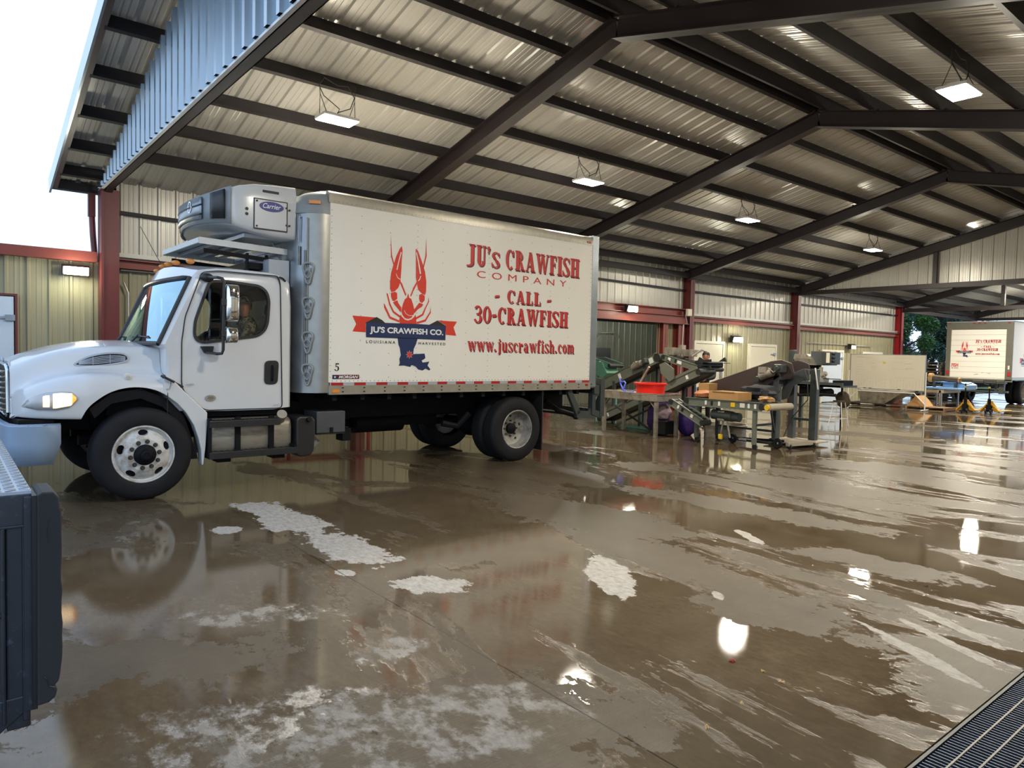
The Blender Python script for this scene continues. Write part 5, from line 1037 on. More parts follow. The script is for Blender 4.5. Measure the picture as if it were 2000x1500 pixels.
skin_limb([pt(1.30, .55, 1.45), pt(1.31, .55, 1.62), pt(1.32, .55, 1.80), pt(1.30, .54, 1.95), pt(1.26, .52, 2.06), pt(1.26, .33, 1.93), pt(1.14, .29, 1.72), pt(.90, .42, 1.72), pt(1.28, .76, 1.93), pt(1.14, .82, 1.72), pt(.88, .72, 1.73), pt(1.12, .45, 1.44), pt(.88, .42, 1.46), pt(1.12, .65, 1.44), pt(.88, .68, 1.46)],
    [(.15, .12), (.16, .12), (.175, .12), (.10, .09), (.05, .05), (.075, .075), (.062, .062), (.042, .042), (.075, .075), (.062, .062), (.042, .042), .09, .08, .09, .08], 'jacket', 'camo', drv, 2, [(0, 1), (1, 2), (2, 3), (3, 4), (3, 5), (5, 6), (6, 7), (3, 8), (8, 9), (9, 10), (0, 11), (11, 12), (0, 13), (13, 14)])
skin_limb([pt(1.26, .52, 2.02), pt(1.25, .51, 2.12)], [.055, .052], 'neck', 'skin', drv, 1)
hand(drv, (.90, .42, 1.72), (-1, .1, .25), (0, .3, -1)); hand(drv, (.88, .72, 1.73), (-1, .0, .2), (0, -.3, -1), side=-1)
# worker behind the conveyors
wk = empty('person', (14.6, 10.55, 0), 'smiling dark-haired worker in black clothes standing behind the green conveyors', 'person')
human_head(wk, (0, -.02, 1.70), (-.9, -.6), scale=1.02)
skin_limb([pt(0, 0, .95), pt(0, 0, 1.15), pt(0, 0, 1.35), pt(0, 0, 1.48), pt(0, 0, 1.55), pt(.12, -.17, 1.44), pt(-.02, -.28, 1.2), pt(-.24, -.22, 1.16), pt(-.10, .19, 1.44), pt(-.20, .25, 1.2), pt(-.36, .12, 1.14)],
    [(.14, .11), (.15, .11), (.17, .12), (.09, .08), .055, .07, .055, .04, .07, .055, .04], 'shirt', 'black_cloth', wk, 2, [(0, 1), (1, 2), (2, 3), (3, 4), (3, 5), (5, 6), (6, 7), (3, 8), (8, 9), (9, 10)])
skin_limb([pt(0, 0, .98), pt(.03, -.09, .9), pt(.03, -.10, .5), pt(.04, -.10, .08), pt(-.02, .10, .9), pt(-.02, .11, .5), pt(-.02, .11, .08)], [(.14, .11), .09, .07, .05, .09, .07, .05], 'trousers', 'black_cloth', wk, 2, [(0, 1), (1, 2), (2, 3), (0, 4), (4, 5), (5, 6)])
for y in (-.10, .11): b = MB(); b.ball((-.04, y, .04), (.14, .055, .05), 12, 8); b.build('boot', 'black_plastic', wk, smooth=True)
skin_limb([pt(0, 0, 1.50), pt(0, -.01, 1.62)], [.058, .052], 'neck', 'skin', wk, 1)
hand(wk, (-.24, -.22, 1.16), (-1, .1, -.1), (0, .3, -1)); hand(wk, (-.36, .12, 1.14), (-1, -.1, -.1), (0, -.3, -1), side=-1)
# ---------------------------------------------------------------- work area beside the truck
def T(name, loc, label, cat, group=None, rz=0): return empty(name, loc, label, cat, group, rz)
def world_thing(name, label, cat, group=None): return empty(name, (0, 0, 0), label, cat, group)
def part(p, name, m, fn, **k):
    b = MB(); fn(b); return b.build(name, m, p, **k)
# steel work table
TB = world_thing('work_table', 'stainless steel work table holding the red tub, standing on square legs', 'table')
part(TB, 'table_top', 'dirty_steel', lambda b: (b.box(11.43, 12.22, 9.40, 11.0, .86, .875), b.box(11.43, 11.445, 9.40, 11.0, .75, .91), b.box(12.205, 12.22, 9.40, 11.0, .75, .91), b.box(11.43, 12.22, 9.40, 9.415, .75, .91), b.box(11.43, 12.22, 10.985, 11.0, .75, .91)), bevel=.004)
for x, y in ((11.48, 9.46), (12.15, 9.46), (12.12, 10.92), (11.5, 10.94)):
    part(TB, 'leg', 'dirty_steel', lambda b: (b.box(x-.035, x+.035, y-.035, y+.035, 0, .86), b.beam((x, y+(.035 if y < 10 else -.035), .62), (x, y+(.2 if y < 10 else -.2), .80), .06, .012, up=(0, 1, 0))), bevel=.004)
TU = T('tub', (11.82, 9.92, .875), 'bright red oval plastic tub on the steel table', 'tub')
def oval(a, b_, z, n=28): return [(b_*math.cos(2*PI*k/n), a*math.sin(2*PI*k/n), z) for k in range(n)]
part(TU, 'body', 'red_tub', lambda b: b.loft([oval(.02, .02, .012), oval(.30, .20, .012), oval(.30, .20, .0), oval(.335, .235, .0), oval(.36, .26, .22), oval(.345, .245, .22), oval(.32, .22, .02)], True), smooth=40)
part(TU, 'rim', 'red_tub', lambda b: b.loft([oval(.35, .25, .205), oval(.39, .29, .205), oval(.395, .295, .235), oval(.375, .275, .245), oval(.345, .245, .24)], True), smooth=40)
SV = T('shovel', (11.75, 10.62, .88), 'blue plastic shovel grip standing up from the steel table, left of the red tub', 'shovel')
part(SV, 'grip', 'blue_plastic', lambda b: b.tube([(0, .0, .05), (0, .08, .16), (0, .10, .22), (0, -.02, .235), (0, -.06, .20), (0, -.02, .12), (0, .0, .05)], .018, 8, cap=False), smooth=40)
part(SV, 'shaft', 'blue_plastic', lambda b: b.tube([(0, 0, .05), (.0, -.12, .0), (0, -.3, .015)], .02, 8), smooth=40)
part(SV, 'upper_shaft', 'blue_plastic', lambda b: b.tube([(0, .09, .23), (0, .12, .30)], .016, 8), smooth=40)
o = part(None, 'cutting_board', 'white', lambda b: b.box(11.6, 12.0, 10.28, 10.52, .876, .895), bevel=.004); tag(o, 'thin white plastic board on the steel table just left of the red tub', 'board')
SQ = part(None, 'squeegee', 'dirty_steel', lambda b: (b.tube([(12.1, 10.6, .88), (12.1, 10.2, 1.45)], .025, 8), b.box(12.05, 12.15, 10.5, 10.7, .876, .90)), smooth=40); tag(SQ, 'tan wooden pole leaning behind the steel table left of the red tub', 'pole')
# conveyors
def conveyor(label, a, b_, w, m, h=.13, head=None, cat='conveyor', lowroll=True, plates=(), legs=(), motor=None, rail=0):
    """belt conveyor between two points on its belt; side frames, belt, end rollers"""
    A, B = Vector(a), Vector(b_); d = (B-A).normalized(); s = d.cross(Vector((0, 0, 1))).normalized(); u = s.cross(d).normalized()
    r = world_thing('conveyor', label, cat)
    for k in (-1, 1):
        q = MB(); q.beam(A+s*k*w/2, B+s*k*w/2, .012, h, up=u, off=-h*.2); q.beam(A+s*k*(w/2+.01), B+s*k*(w/2+.01), .035, .012, up=u, off=h*.3); q.beam(A+s*k*(w/2+.01), B+s*k*(w/2+.01), .035, .012, up=u, off=-h*.7)
        if rail: q.beam(A+s*k*w/2, B+s*k*w/2, .01, rail, up=u, off=h*.3+rail/2)
        q.build('side_frame', m, r)
    q = MB(); q.beam(A, B, w-.03, .012, up=u, off=h*.12); q.beam(A, B, w-.03, .008, up=u, off=-h*.55)
    n = int((B-A).length/.12)
    for i in range(n): q.beam(A+d*(.06+i*.12)+u*(h*.12+.012)-s*(w/2-.03), A+d*(.06+i*.12)+u*(h*.12+.012)+s*(w/2-.03), .012, .018, up=u)
    q.build('belt', 'belt', r)
    for p in (A, B): q = MB(); q.cyl(p-s*(w/2+.02)-u*h*.2, p+s*(w/2+.02)-u*h*.2, h*.42, 14); q.build('roller', 'belt', r, smooth=40)
    for f, k, m2, sz in plates:
        p = A.lerp(B, f)+s*k*(w/2+.012); q = MB(); q.beam(p-d*sz-u*h*.2, p+d*sz-u*h*.2, .012, h*.55, up=u); q.build('label_plate', m2, r)
    for f, k, z0, m2 in legs:
        p = A.lerp(B, f)+s*k*(w/2-.01); q = MB(); q.beam((p.x, p.y, z0), (p.x, p.y, p.z-h*.4), .07, .07, up=d); q.build('leg', m2, r)
    if motor:
        f, k = motor; p = A.lerp(B, f)+s*k*(w/2+.10)-u*.02; q = MB(); q.cyl(p-d*.17, p+d*.12, .075, 16); q.cyl(p+d*.12, p+d*.17, .05, 12); q.beam(p-d*.1+u*.06, p+d*.0+u*.06, .1, .07, up=u); mo = q.build('motor', 'dirty_steel', r, smooth=40)
        q = MB(); q.beam(p+d*.19, p+d*.30, .13, .13, up=u); q.build('gearbox', 'dark_frame', mo, bevel=.02)
    return r
conveyor('long gray-green conveyor climbing from the truck tail up behind the steel table', (13.5, 12.75, .95), (13.5, 10.95, 1.70), .5, 'green_frame', h=.24, plates=((.35, 1, 'white', .04), (.9, 1, 'white', .06)), legs=((.25, 1, 0, 'dark_frame'), (.8, 1, 0, 'dark_frame'), (.8, -1, 0, 'dark_frame')), motor=(.72, 1))
conveyor('short gray-green conveyor sloping down at the top, in front of the worker', (13.15, 10.5, 1.70), (13.15, 9.55, 1.47), .42, 'green_frame', h=.13, plates=((.2, 1, 'white', .035), (.38, 1, 'ink_black', .02), (.5, 1, 'white', .06)), legs=((.15, 1, 0, 'dark_frame'), (.6, -1, .6, 'dark_frame')))
RH = world_thing('discharge_drum', 'black ribbed roller drum in front of the worker at the end of the upper conveyor', 'roller')
part(RH, 'drum', 'belt', lambda b: (b.cyl((12.95, 9.52, 1.52), (13.75, 9.52, 1.52), .075, 18), b.cyl((12.95, 9.44, 1.42), (13.7, 9.44, 1.42), .05, 14)), smooth=40)
part(RH, 'flap', 'belt', lambda b: (b.beam((12.95, 9.62, 1.58), (12.95, 9.2, 1.62), .02, .06), b.box(13.0, 13.8, 9.3, 9.6, 1.56, 1.575), b.prism([(9.75, 1.6), (9.7, 1.69), (9.5, 1.6)], 'x', 13.2, 13.24), b.prism([(9.4, 1.6), (9.25, 1.7), (9.2, 1.6)], 'x', 13.5, 13.54)))
conveyor('gray-green conveyor rising from the floor beneath the steel table to the upper roller', (12.95, 12.25, .14), (12.95, 9.35, 1.40), .5, 'green_frame', h=.16, rail=.06, plates=((.1, 1, 'white', .02), (.62, 1, 'white', .04), (.68, 1, 'ink_black', .03), (.9, 1, 'white', .03)), legs=((.45, 1, 0, 'dark_frame'), (.75, -1, 0, 'dark_frame')))
conveyor('light teal conveyor with a black roller inside the equipment room opening', (14.6, 14.2, 1.60), (14.6, 13.5, 1.43), .5, 'teal_frame', h=.13, plates=((.5, 1, 'white', .03),), legs=((.3, 1, 0, 'teal_frame'), (.7, -1, 0, 'teal_frame')))
o = part(None, 'hopper', 'teal_frame', lambda b: b.prism([(14.15, 1.5), (13.75, 1.5), (13.55, 1.2), (13.7, 1.05), (14.2, 1.2)], 'x', 14.3, 14.8), bevel=.01); tag(o, 'light teal sheet metal chute hanging under the teal conveyor', 'chute')
HP = world_thing('machine_guard', 'gray-green guard plate and cleat drive at the peak of the two conveyors', 'machine guard')
part(HP, 'plate', 'green_frame', lambda b: b.prism([(10.35, 1.5), (10.2, 1.56), (9.95, 1.42), (9.93, 1.2), (10.05, 1.12), (10.3, 1.3)], 'x', 12.62, 12.65), bevel=.005)
part(HP, 'bracket', 'dirty_steel', lambda b: (b.box(13.2, 13.5, 10.45, 10.7, 1.72, 1.9), b.box(13.3, 13.6, 10.05, 10.25, 1.7, 1.86), b.box(13.35, 13.5, 10.3, 10.4, 1.75, 1.96), b.tube([(13.2, 9.9, 1.7), (13.4, 9.8, 1.85), (13.4, 9.6, 1.8)], .02, 6)), bevel=.006)
# levelled front conveyor with grading labels
FC = conveyor('low level conveyor in front with a pale roller end, carrying the cardboard box', (12.0, 8.85, .83), (12.0, 7.16, .83), .66, 'green_frame', h=.15, plates=((.28, 1, 'white', .02), (.36, 1, 'ink_black', .02), (.46, 1, 'white', .02), (.64, 1, 'yellow', .045), (.76, 1, 'offwhite', .05), (.84, 1, 'white', .02), (.92, 1, 'white', .02)))
part(FC, 'end_roller', 'roller_gray', lambda b: b.cyl((11.64, 7.03, .80), (12.42, 7.03, .80), .065, 20), smooth=40)
part(FC, 'roller_cap', 'yellow', lambda b: b.cyl((11.60, 7.03, .80), (11.64, 7.03, .80), .05, 16), smooth=40)
part(FC, 'side_rail', 'dark_frame', lambda b: b.box(12.34, 12.36, 7.2, 7.75, .85, .91))
for x, y in ((11.72, 8.62), (12.42, 8.62), (11.70, 7.32), (12.36, 7.3)):
    part(FC, 'leg', 'green_frame' if x < 12 else 'dark_frame', lambda b: (b.box(x-.035, x+.035, y-.035, y+.035, .09, .77),), bevel=.004)
    cw = part(FC, 'caster', 'black_plastic', lambda b: (b.cyl((x-.02, y-.02, .05), (x+.02, y-.02, .05), .05, 16), b.box(x-.03, x+.03, y-.03, y+.02, .07, .10)), smooth=40)
part(FC, 'cross_brace', 'dark_frame', lambda b: (b.beam((12.36, 7.3, .45), (11.7, 7.3, .45), .04, .04), b.beam((11.7, 7.0, .75), (12.3, 7.28, .3), .03, .03), b.beam((12.42, 8.62, .3), (12.36, 7.3, .3), .04, .04)))
mo = part(FC, 'motor', 'dark_frame', lambda b: (b.cyl((11.8, 8.3, .58), (11.8, 7.85, .56), .10, 18), b.cyl((11.8, 7.85, .56), (11.8, 7.7, .555), .085, 18)), smooth=40)
part(mo, 'gearbox', 'dirty_steel', lambda b: b.box(11.72, 11.92, 8.0, 8.16, .46, .66), bevel=.02)
part(FC, 'tension_rod', 'dirty_steel', lambda b: (b.tube([(11.8, 8.06, .48), (11.8, 8.12, .16)], .018, 6), b.tube([(11.8, 7.98, .48), (11.8, 7.9, .15)], .018, 6)))
part(FC, 'yellow_tag', 'yellow', lambda b: b.box(11.78, 11.83, 8.08, 8.16, .10, .2), bevel=.01)
o = conveyor('short sloping green chute at the left end of the low front conveyor', (11.55, 9.05, .80), (11.55, 8.28, .44), .2, 'green_frame', h=.13, plates=((.25, 1, 'white', .02), (.38, 1, 'ink_black', .025), (.68, 1, 'offwhite', .03)), cat='chute')
o = part(None, 'cardboard_box', 'cardboard', lambda b: (b.box(11.75, 12.2, 7.72, 8.38, .86, 1.03), b.beam((11.74, 8.3, 1.03), (11.74, 7.8, 1.03), .01, .02)), bevel=.004); tag(o, 'wide brown cardboard box lying on the low front conveyor', 'cardboard box')
o = part(None, 'cardboard_box', 'cardboard', lambda b: b.box(12.5, 12.8, 8.92, 9.18, .88, 1.14), bevel=.004); tag(o, 'small brown cardboard box standing behind the net bag near the brown conveyor foot', 'cardboard box')
def lumpy(name, m, c, r, n=22, mm=14, amp=.12, seed=1, power=1.0):
    rnd = random.Random(seed); b = MB(); ph = [rnd.uniform(0, 6.28) for _ in range(8)]; rr = []
    for i in range(mm+1):
        v = PI*i/mm; ring = []
        for j in range(n):
            u = 2*PI*j/n; k = 1+amp*(math.sin(3*u+ph[0]+2*v)+.6*math.sin(5*u+ph[1]-3*v)+.5*math.sin(7*v+ph[2]+u))*math.sin(v)
            ring.append((c[0]+r[0]*k*math.sin(v)*math.cos(u), c[1]+r[1]*k*math.sin(v)*math.sin(u), c[2]+r[2]*k*math.cos(v)))
        rr.append(ring)
    b.loft(rr, True); return b.build(name, m, None, smooth=True)
tag(lumpy('net_bag', 'net_orange', (11.95, 8.62, .94), (.18, .22, .085), seed=3), 'orange mesh bag of crawfish on the left end of the low front conveyor', 'net bag')
tag(lumpy('net_bag', 'net_blue', (12.1, 8.5, .93), (.16, .16, .09), seed=4), 'blue mesh bag tucked between the orange net bag and the cardboard box', 'net bag')
JK = lumpy('jacket', 'black_cloth', (12.5, 7.75, 1.02), (.3, .36, .15), seed=5, amp=.2); tag(JK, 'black jacket draped over the foot of the brown conveyor, right of the cardboard box', 'jacket')
b = MB(); b.tube([(12.3, 7.5, 1.05), (12.25, 7.45, .93), (12.2, 7.35, .88)], .07, 10); b.build('sleeve', 'black_cloth', JK, smooth=40)
o = lumpy('paper_bag', 'cardboard', (12.2, 7.42, .91), (.12, .14, .06), seed=8, amp=.25); tag(o, 'crumpled brown paper at the right end of the low front conveyor', 'paper')
# e-scooter lying folded under the conveyor
SC = world_thing('kick_scooter', 'black folded kick scooter lying on the floor under the low front conveyor', 'scooter')
part(SC, 'deck', 'black_plastic', lambda b: b.beam((12.25, 8.0, .09), (12.25, 7.3, .09), .15, .05), bevel=.015)
part(SC, 'stem', 'black_paint', lambda b: b.tube([(12.3, 8.12, .10), (12.35, 7.1, .14)], .022, 8), smooth=40)
for y in (8.12, 7.15): part(SC, 'wheel', 'tire_rubber', lambda b: b.lathe([(.03, -.02), (.085, -.025), (.10, 0), (.085, .025), (.03, .02)], (12.22, y, .10), axis=(1, 0, 0), n=20), smooth=40)
part(SC, 'deck_lettering', 'text_white', lambda b: b.beam((12.17, 7.95, .095), (12.17, 7.78, .095), .004, .012))
# brown plastic incline
BC = world_thing('conveyor', 'large dark brown incline conveyor with sheet side walls rising to the right', 'conveyor')
sd = [(9.35, 1.10), (7.80, 1.635), (7.58, 1.665), (7.36, 1.60), (7.30, 1.42), (7.38, 1.32), (7.62, 1.33), (8.05, 1.03), (9.1, .86), (9.35, .9)]
for x in (12.98, 13.62): part(BC, 'side_wall', 'brown_plastic', lambda b: b.prism(sd, 'x', x, x+.02), bevel=.004)
part(BC, 'top_trim', 'roller_gray', lambda b: b.tube([(12.975, 9.35, 1.105), (12.975, 7.80, 1.64), (12.975, 7.58, 1.67), (12.975, 7.36, 1.605)], .006, 5))
def cleats(b):
    A, B = Vector((13.3, 9.2, .84)), Vector((13.3, 7.5, 1.30)); b.beam(A, B, .6, .02)
    for i in range(14): p = A.lerp(B, i/14); b.beam(p+Vector((-.3, 0, -.04)), p+Vector((.3, 0, -.04)), .02, .06)
part(BC, 'cleated_belt', 'belt', cleats)
mo = part(BC, 'motor', 'dirty_steel', lambda b: (b.cyl((12.85, 7.95, 1.33), (12.85, 7.68, 1.43), .085, 18), b.box(12.76, 12.94, 7.78, 7.95, 1.40, 1.52), b.tube([(12.8, 7.75, 1.5), (12.74, 7.6, 1.42), (12.76, 7.5, 1.5)], .012, 6)), smooth=40)
part(mo, 'gearbox', 'dark_frame', lambda b: (b.box(12.76, 12.96, 7.44, 7.62, 1.42, 1.58), b.cyl((12.72, 7.53, 1.5), (12.76, 7.53, 1.5), .05, 14), b.cyl((12.8, 8.02, 1.26), (12.95, 8.0, 1.27), .07, 14)), bevel=.015)
part(BC, 'leg', 'grey_box', lambda b: b.box(12.98, 13.09, 7.62, 7.74, .06, 1.36), bevel=.006)
part(BC, 'leg', 'grey_box', lambda b: b.box(13.58, 13.70, 7.62, 7.74, .06, 1.3), bevel=.006)
part(BC, 'leg', 'dark_frame', lambda b: b.box(13.56, 13.68, 7.14, 7.28, .06, 1.5), bevel=.006)
part(BC, 'arch_guard', 'grey_box', lambda b: b.prism([(7.74, 1.05), (7.66, 1.35), (7.3, 1.5), (7.18, 1.5), (7.16, 1.28), (7.3, 1.26), (7.5, 1.15), (7.6, .9), (7.74, .85)], 'x', 13.3, 13.34), bevel=.01)
part(BC, 'base_plate', 'roller_gray', lambda b: (b.box(12.8, 13.75, 6.95, 7.8, .05, .075), b.beam((12.3, 7.0, .09), (13.1, 6.9, .09), .07, .07)), bevel=.004)
part(BC, 'tie_bar', 'dark_frame', lambda b: b.box(13.6, 13.66, 7.2, 7.7, .45, .5))
for x, y in ((12.35, 6.98), (13.04, 6.88), (13.7, 7.7), (13.0, 7.75)): part(BC, 'caster', 'black_plastic', lambda b: (b.cyl((x-.02, y, .045), (x+.02, y, .045), .045, 14), b.box(x-.025, x+.025, y-.03, y+.03, .06, .09)), smooth=40)
conduit('power_cable', [(13.25, 7.25, 1.5), (13.2, 7.14, 1.3), (13.2, 7.12, .9), (13.3, 7.5, .5), (13.2, 7.6, .12)], 'thin dark cable hanging down the post of the brown conveyor', .01, 'cable', 'cable')
conduit('white_hose', [(13.5, 7.15, 1.52), (13.45, 7.1, 1.38), (13.5, 7.08, 1.1)], 'short white hose looping at the top of the brown conveyor', .014, 'white', 'hose')
# bags and drum under the table
BG = lumpy('sack', 'purple', (12.5, 9.42, .36), (.22, .24, .37), seed=11, amp=.08); tag(BG, 'big purple mesh sack standing right of the steel table leg', 'sack')
BG = lumpy('sack', 'purple', (12.35, 10.1, .36), (.24, .26, .37), seed=12, amp=.08); tag(BG, 'purple mesh sack under the steel table, left of its pale contents', 'sack')
BG = lumpy('sack', 'pink_bag', (12.1, 9.78, .50), (.12, .17, .16), seed=13, amp=.15); tag(BG, 'pale pink plastic bag between the purple sacks under the table', 'bag')
o = part(None, 'crate', 'black_plastic', lambda b: (b.box(11.95, 12.3, 9.6, 9.95, .02, .30), b.box(11.93, 12.32, 9.58, 9.97, .27, .31)), bevel=.01); tag(o, 'dark plastic crate on the floor under the steel table', 'crate')
DR = T('drum', (13.1, 8.9, 0), 'low ribbed steel drum on the floor behind the front conveyor chute', 'drum')
part(DR, 'body', 'dirty_steel', lambda b: b.lathe([(.0, .02), (.42, .02), (.43, 0), (.44, .06), (.43, .09), (.44, .12), (.43, .16), (.44, .2), (.46, .26), (.44, .27), (.42, .2), (.40, .05)], (0, 0, 0), axis=(0, 0, 1), n=36), smooth=40)
part(None, 'x', 'steel', lambda b: b.box(0, .01, 0, .01, -5, -4.99)) if 0 else None
PT = world_thing('cross_stand', 'dark folding cross-legged stand on the floor beneath the steel table', 'stand')
part(PT, 'leg', 'dark_frame', lambda b: b.beam((12.45, 11.5, .02), (12.5, 10.45, .5), .04, .04)); part(PT, 'leg', 'dark_frame', lambda b: b.beam((12.5, 10.45, .02), (12.45, 11.5, .5), .04, .04)); part(PT, 'base_bar', 'teal_frame', lambda b: b.beam((12.55, 11.4, .03), (12.55, 10.5, .03), .05, .05))
# items seen beneath the truck
CN = lumpy('crumpled_bag', 'white', (5.6, 13.2, .12), (.14, .2, .12), seed=21, amp=.2); tag(CN, 'crumpled white bag on the floor seen under the truck chassis', 'bag')
o = part(None, 'hand_truck', 'tape_red', lambda b: (b.tube([(4.9, 13.3, .42), (7.2, 13.3, .46)], .03, 8), b.tube([(4.9, 13.3, .50), (7.2, 13.3, .54)], .03, 8), b.box(5.2, 5.25, 13.27, 13.33, 0, .5), b.box(6.9, 6.95, 13.27, 13.33, 0, .5)), smooth=40); tag(o, 'red tubular rack low by the wall, seen through the gap under the truck', 'rack')
o = lumpy('debris', 'leaf_litter', (4.1, 12.2, .08), (.25, .16, .08), seed=25, amp=.35); tag(o, 'orange-tan heap on the floor seen under the truck behind the grey box', 'debris')
# grey packing machine farther back
MC = world_thing('packing_machine', 'tall gray packing machine with a metal hopper on a long dark frame', 'machine')
part(MC, 'upright', 'dark_frame', lambda b: (b.box(17.9, 18.1, 10.10, 10.26, 1.45, 1.95), b.box(17.85, 18.15, 10.02, 10.3, 1.15, 1.6)), bevel=.03)
part(MC, 'hopper', 'dirty_steel', lambda b: b.loft([[(17.8, 10.02, 1.84), (18.5, 10.02, 1.84), (18.5, 9.68, 1.84), (17.8, 9.68, 1.84)], [(17.8, 10.05, 1.72), (18.5, 10.05, 1.72), (18.5, 9.55, 1.72), (17.8, 9.55, 1.72)], [(17.85, 9.98, 1.55), (18.45, 9.98, 1.55), (18.45, 9.45, 1.55), (17.85, 9.45, 1.55)]], True, True))
part(MC, 'bowl', 'black_paint', lambda b: b.cyl((18.15, 9.75, 1.30), (18.15, 9.75, 1.55), .20, 18, .27), smooth=40)
part(MC, 'cabinet', 'grey_box', lambda b: (b.box(17.9, 18.6, 9.25, 9.62, 1.55, 1.92),), bevel=.012)
cbx = part(MC, 'control_box', 'dark_frame', lambda b: b.box(17.8, 18.3, 9.02, 9.27, 1.58, 1.90), bevel=.012)
for z in (1.85, 1.75, 1.66): part(cbx, 'knob', 'ink_black', lambda b: b.cyl((17.9, 9.02, z), (17.9, 8.96, z), .035, 12))
part(cbx, 'panel', 'offwhite', lambda b: b.box(17.785, 17.8, 9.05, 9.14, 1.62, 1.88))
part(MC, 'frame', 'dark_frame', lambda b: (b.box(17.6, 18.5, 8.65, 10.25, 1.00, 1.05), b.box(17.6, 17.66, 8.6, 10.3, 1.0, 1.12), b.beam((17.62, 10.2, 1.1), (17.62, 9.9, 1.35), .03, .03), b.beam((17.62, 9.9, 1.35), (17.62, 9.55, 1.1), .03, .03), b.box(17.7, 17.76, 9.45, 10.2, 1.32, 1.37)))
part(MC, 'sealing_head', 'dirty_steel', lambda b: (b.box(17.8, 18.1, 9.2, 9.5, 1.1, 1.22), b.cyl((17.95, 9.35, 1.1), (17.95, 9.35, 1.5), .05, 12), b.cyl((17.95, 9.5, 1.2), (17.95, 9.2, 1.35), .06, 12), b.tube([(17.8, 9.25, 1.25), (17.7, 9.15, 1.3), (17.8, 9.1, 1.2)], .02, 6)), bevel=.008)
part(MC, 'drive', 'black_paint', lambda b: (b.box(17.8, 18.3, 9.45, 9.85, .72, .98), b.cyl((17.8, 9.2, .85), (18.2, 9.2, .85), .1, 14), b.tube([(17.7, 10.1, .95), (17.7, 9.8, .75), (17.7, 9.3, .8), (17.7, 8.8, .8)], .04, 8)))
part(MC, 'rear_rack', 'black_paint', lambda b: (b.box(17.7, 18.2, 8.62, 8.9, 1.05, 1.18), b.box(17.7, 17.73, 8.7, 9.15, 1.2, 1.22)))
part(MC, 'leg', 'dark_frame', lambda b: b.box(18.4, 18.48, 10.1, 10.18, 0, 1.0)); part(MC, 'leg', 'black_paint', lambda b: b.box(18.44, 18.48, 9.0, 9.04, 0, 1.0))
o = lumpy('sack', 'dark_wood', (18.5, 9.0, .66), (.16, .18, .22), seed=31, amp=.1); tag(o, 'brownish sack hanging beneath the packing machine behind the stool', 'sack')
ST = T('stool', (17.95, 8.83, 0), 'thin white metal stool frame on the wet floor below the packing machine', 'stool')
for x, y in ((-.18, -.18), (-.18, .18), (.18, -.18), (.18, .18)): part(ST, 'leg', 'white', lambda b: b.tube([(x, y, 0), (x*.55, y*.55, .62)], .010, 6))
part(ST, 'ring', 'white', lambda b: b.tube([(-.15, -.15, .2), (-.15, .15, .2), (.15, .15, .2), (.15, -.15, .2), (-.15, -.15, .2)], .007, 6)); part(ST, 'seat', 'dark_wood', lambda b: b.cyl((0, 0, .62), (0, 0, .66), .15, 20), bevel=.006)
# whiteboard on its frame
WBX = 26.6
WBO = world_thing('whiteboard', 'large whiteboard covered in faint writing on a white tubular stand', 'whiteboard')
P3 = lambda f, z: Vector((WBX, 12.72-f*2.6, z))
part(WBO, 'board', 'whiteboard', lambda b: b.box(WBX-.01, WBX+.01, 10.12, 12.70, .70, 1.93), bevel=.004)
part(WBO, 'board_frame', 'galv', lambda b: (b.box(WBX-.015, WBX+.015, 10.10, 10.12, .69, 1.94), b.box(WBX-.015, WBX+.015, 12.70, 12.72, .69, 1.94), b.box(WBX-.015, WBX+.015, 10.10, 12.72, 1.93, 1.95), b.box(WBX-.05, WBX+.015, 10.10, 12.72, .68, .70)))
part(WBO, 'stand', 'white', lambda b: (b.tube([(WBX, 12.76, 0), (WBX, 12.76, 1.35)], .022, 8), b.tube([(WBX, 10.08, 0), (WBX, 10.08, 1.35)], .022, 8), b.tube([(WBX, 12.76, .27), (WBX, 12.4, .6), (WBX, 10.45, .6), (WBX, 10.08, .22)], .02, 8), b.tube([(WBX-.3, 12.76, .03), (WBX+.3, 12.76, .03)], .02, 8), b.tube([(WBX-.3, 10.08, .03), (WBX+.3, 10.08, .03)], .02, 8)), smooth=40)
def scribble(b, red=False):
    rnd = random.Random(5 if red else 6)
    X_ = WBX-.0125
    rows = [(12.45-k*.0, .0) for k in range(1)]
    def line(y0, y1, z, t=.006): b.add([(X_, y0, z), (X_, y1, z), (X_, y1, z+t), (X_, y0, z+t)], [(0, 1, 2, 3)])
    if red:
        for y, z in ((10.75, 1.45), (10.8, 1.62), (12.5, 1.84)):
            for k in range(8): line(y-k*.03, y-k*.03-.02, z+rnd.uniform(-.004, .004), .012)
        return
    for (ya, yb, z) in ((12.5, 12.25, 1.56), (12.5, 12.2, 1.47), (12.5, 12.1, 1.38), (12.5, 12.3, 1.29), (12.5, 12.2, 1.2), (12.0, 11.8, 1.62), (11.95, 11.75, 1.5), (11.95, 11.8, 1.42), (11.8, 11.5, 1.68), (11.2, 10.7, 1.42), (11.2, 10.9, 1.66), (11.1, 10.5, 1.12), (12.4, 11.9, 1.83), (11.2, 10.6, 1.82)):
        y = ya
        while y > yb: w = rnd.uniform(.012, .035); line(y, y-w, z+rnd.uniform(-.008, .008), rnd.uniform(.008, .02)); y -= w+rnd.uniform(.008, .02)
    for r in range(7):
        for c in range(24):
            y = 12.62-c*.105
            if 11.3 < y < 11.4: continue
            if rnd.random() < .8: line(y, y-rnd.uniform(.03, .06), .75+r*.05+rnd.uniform(-.004, .004), .012)
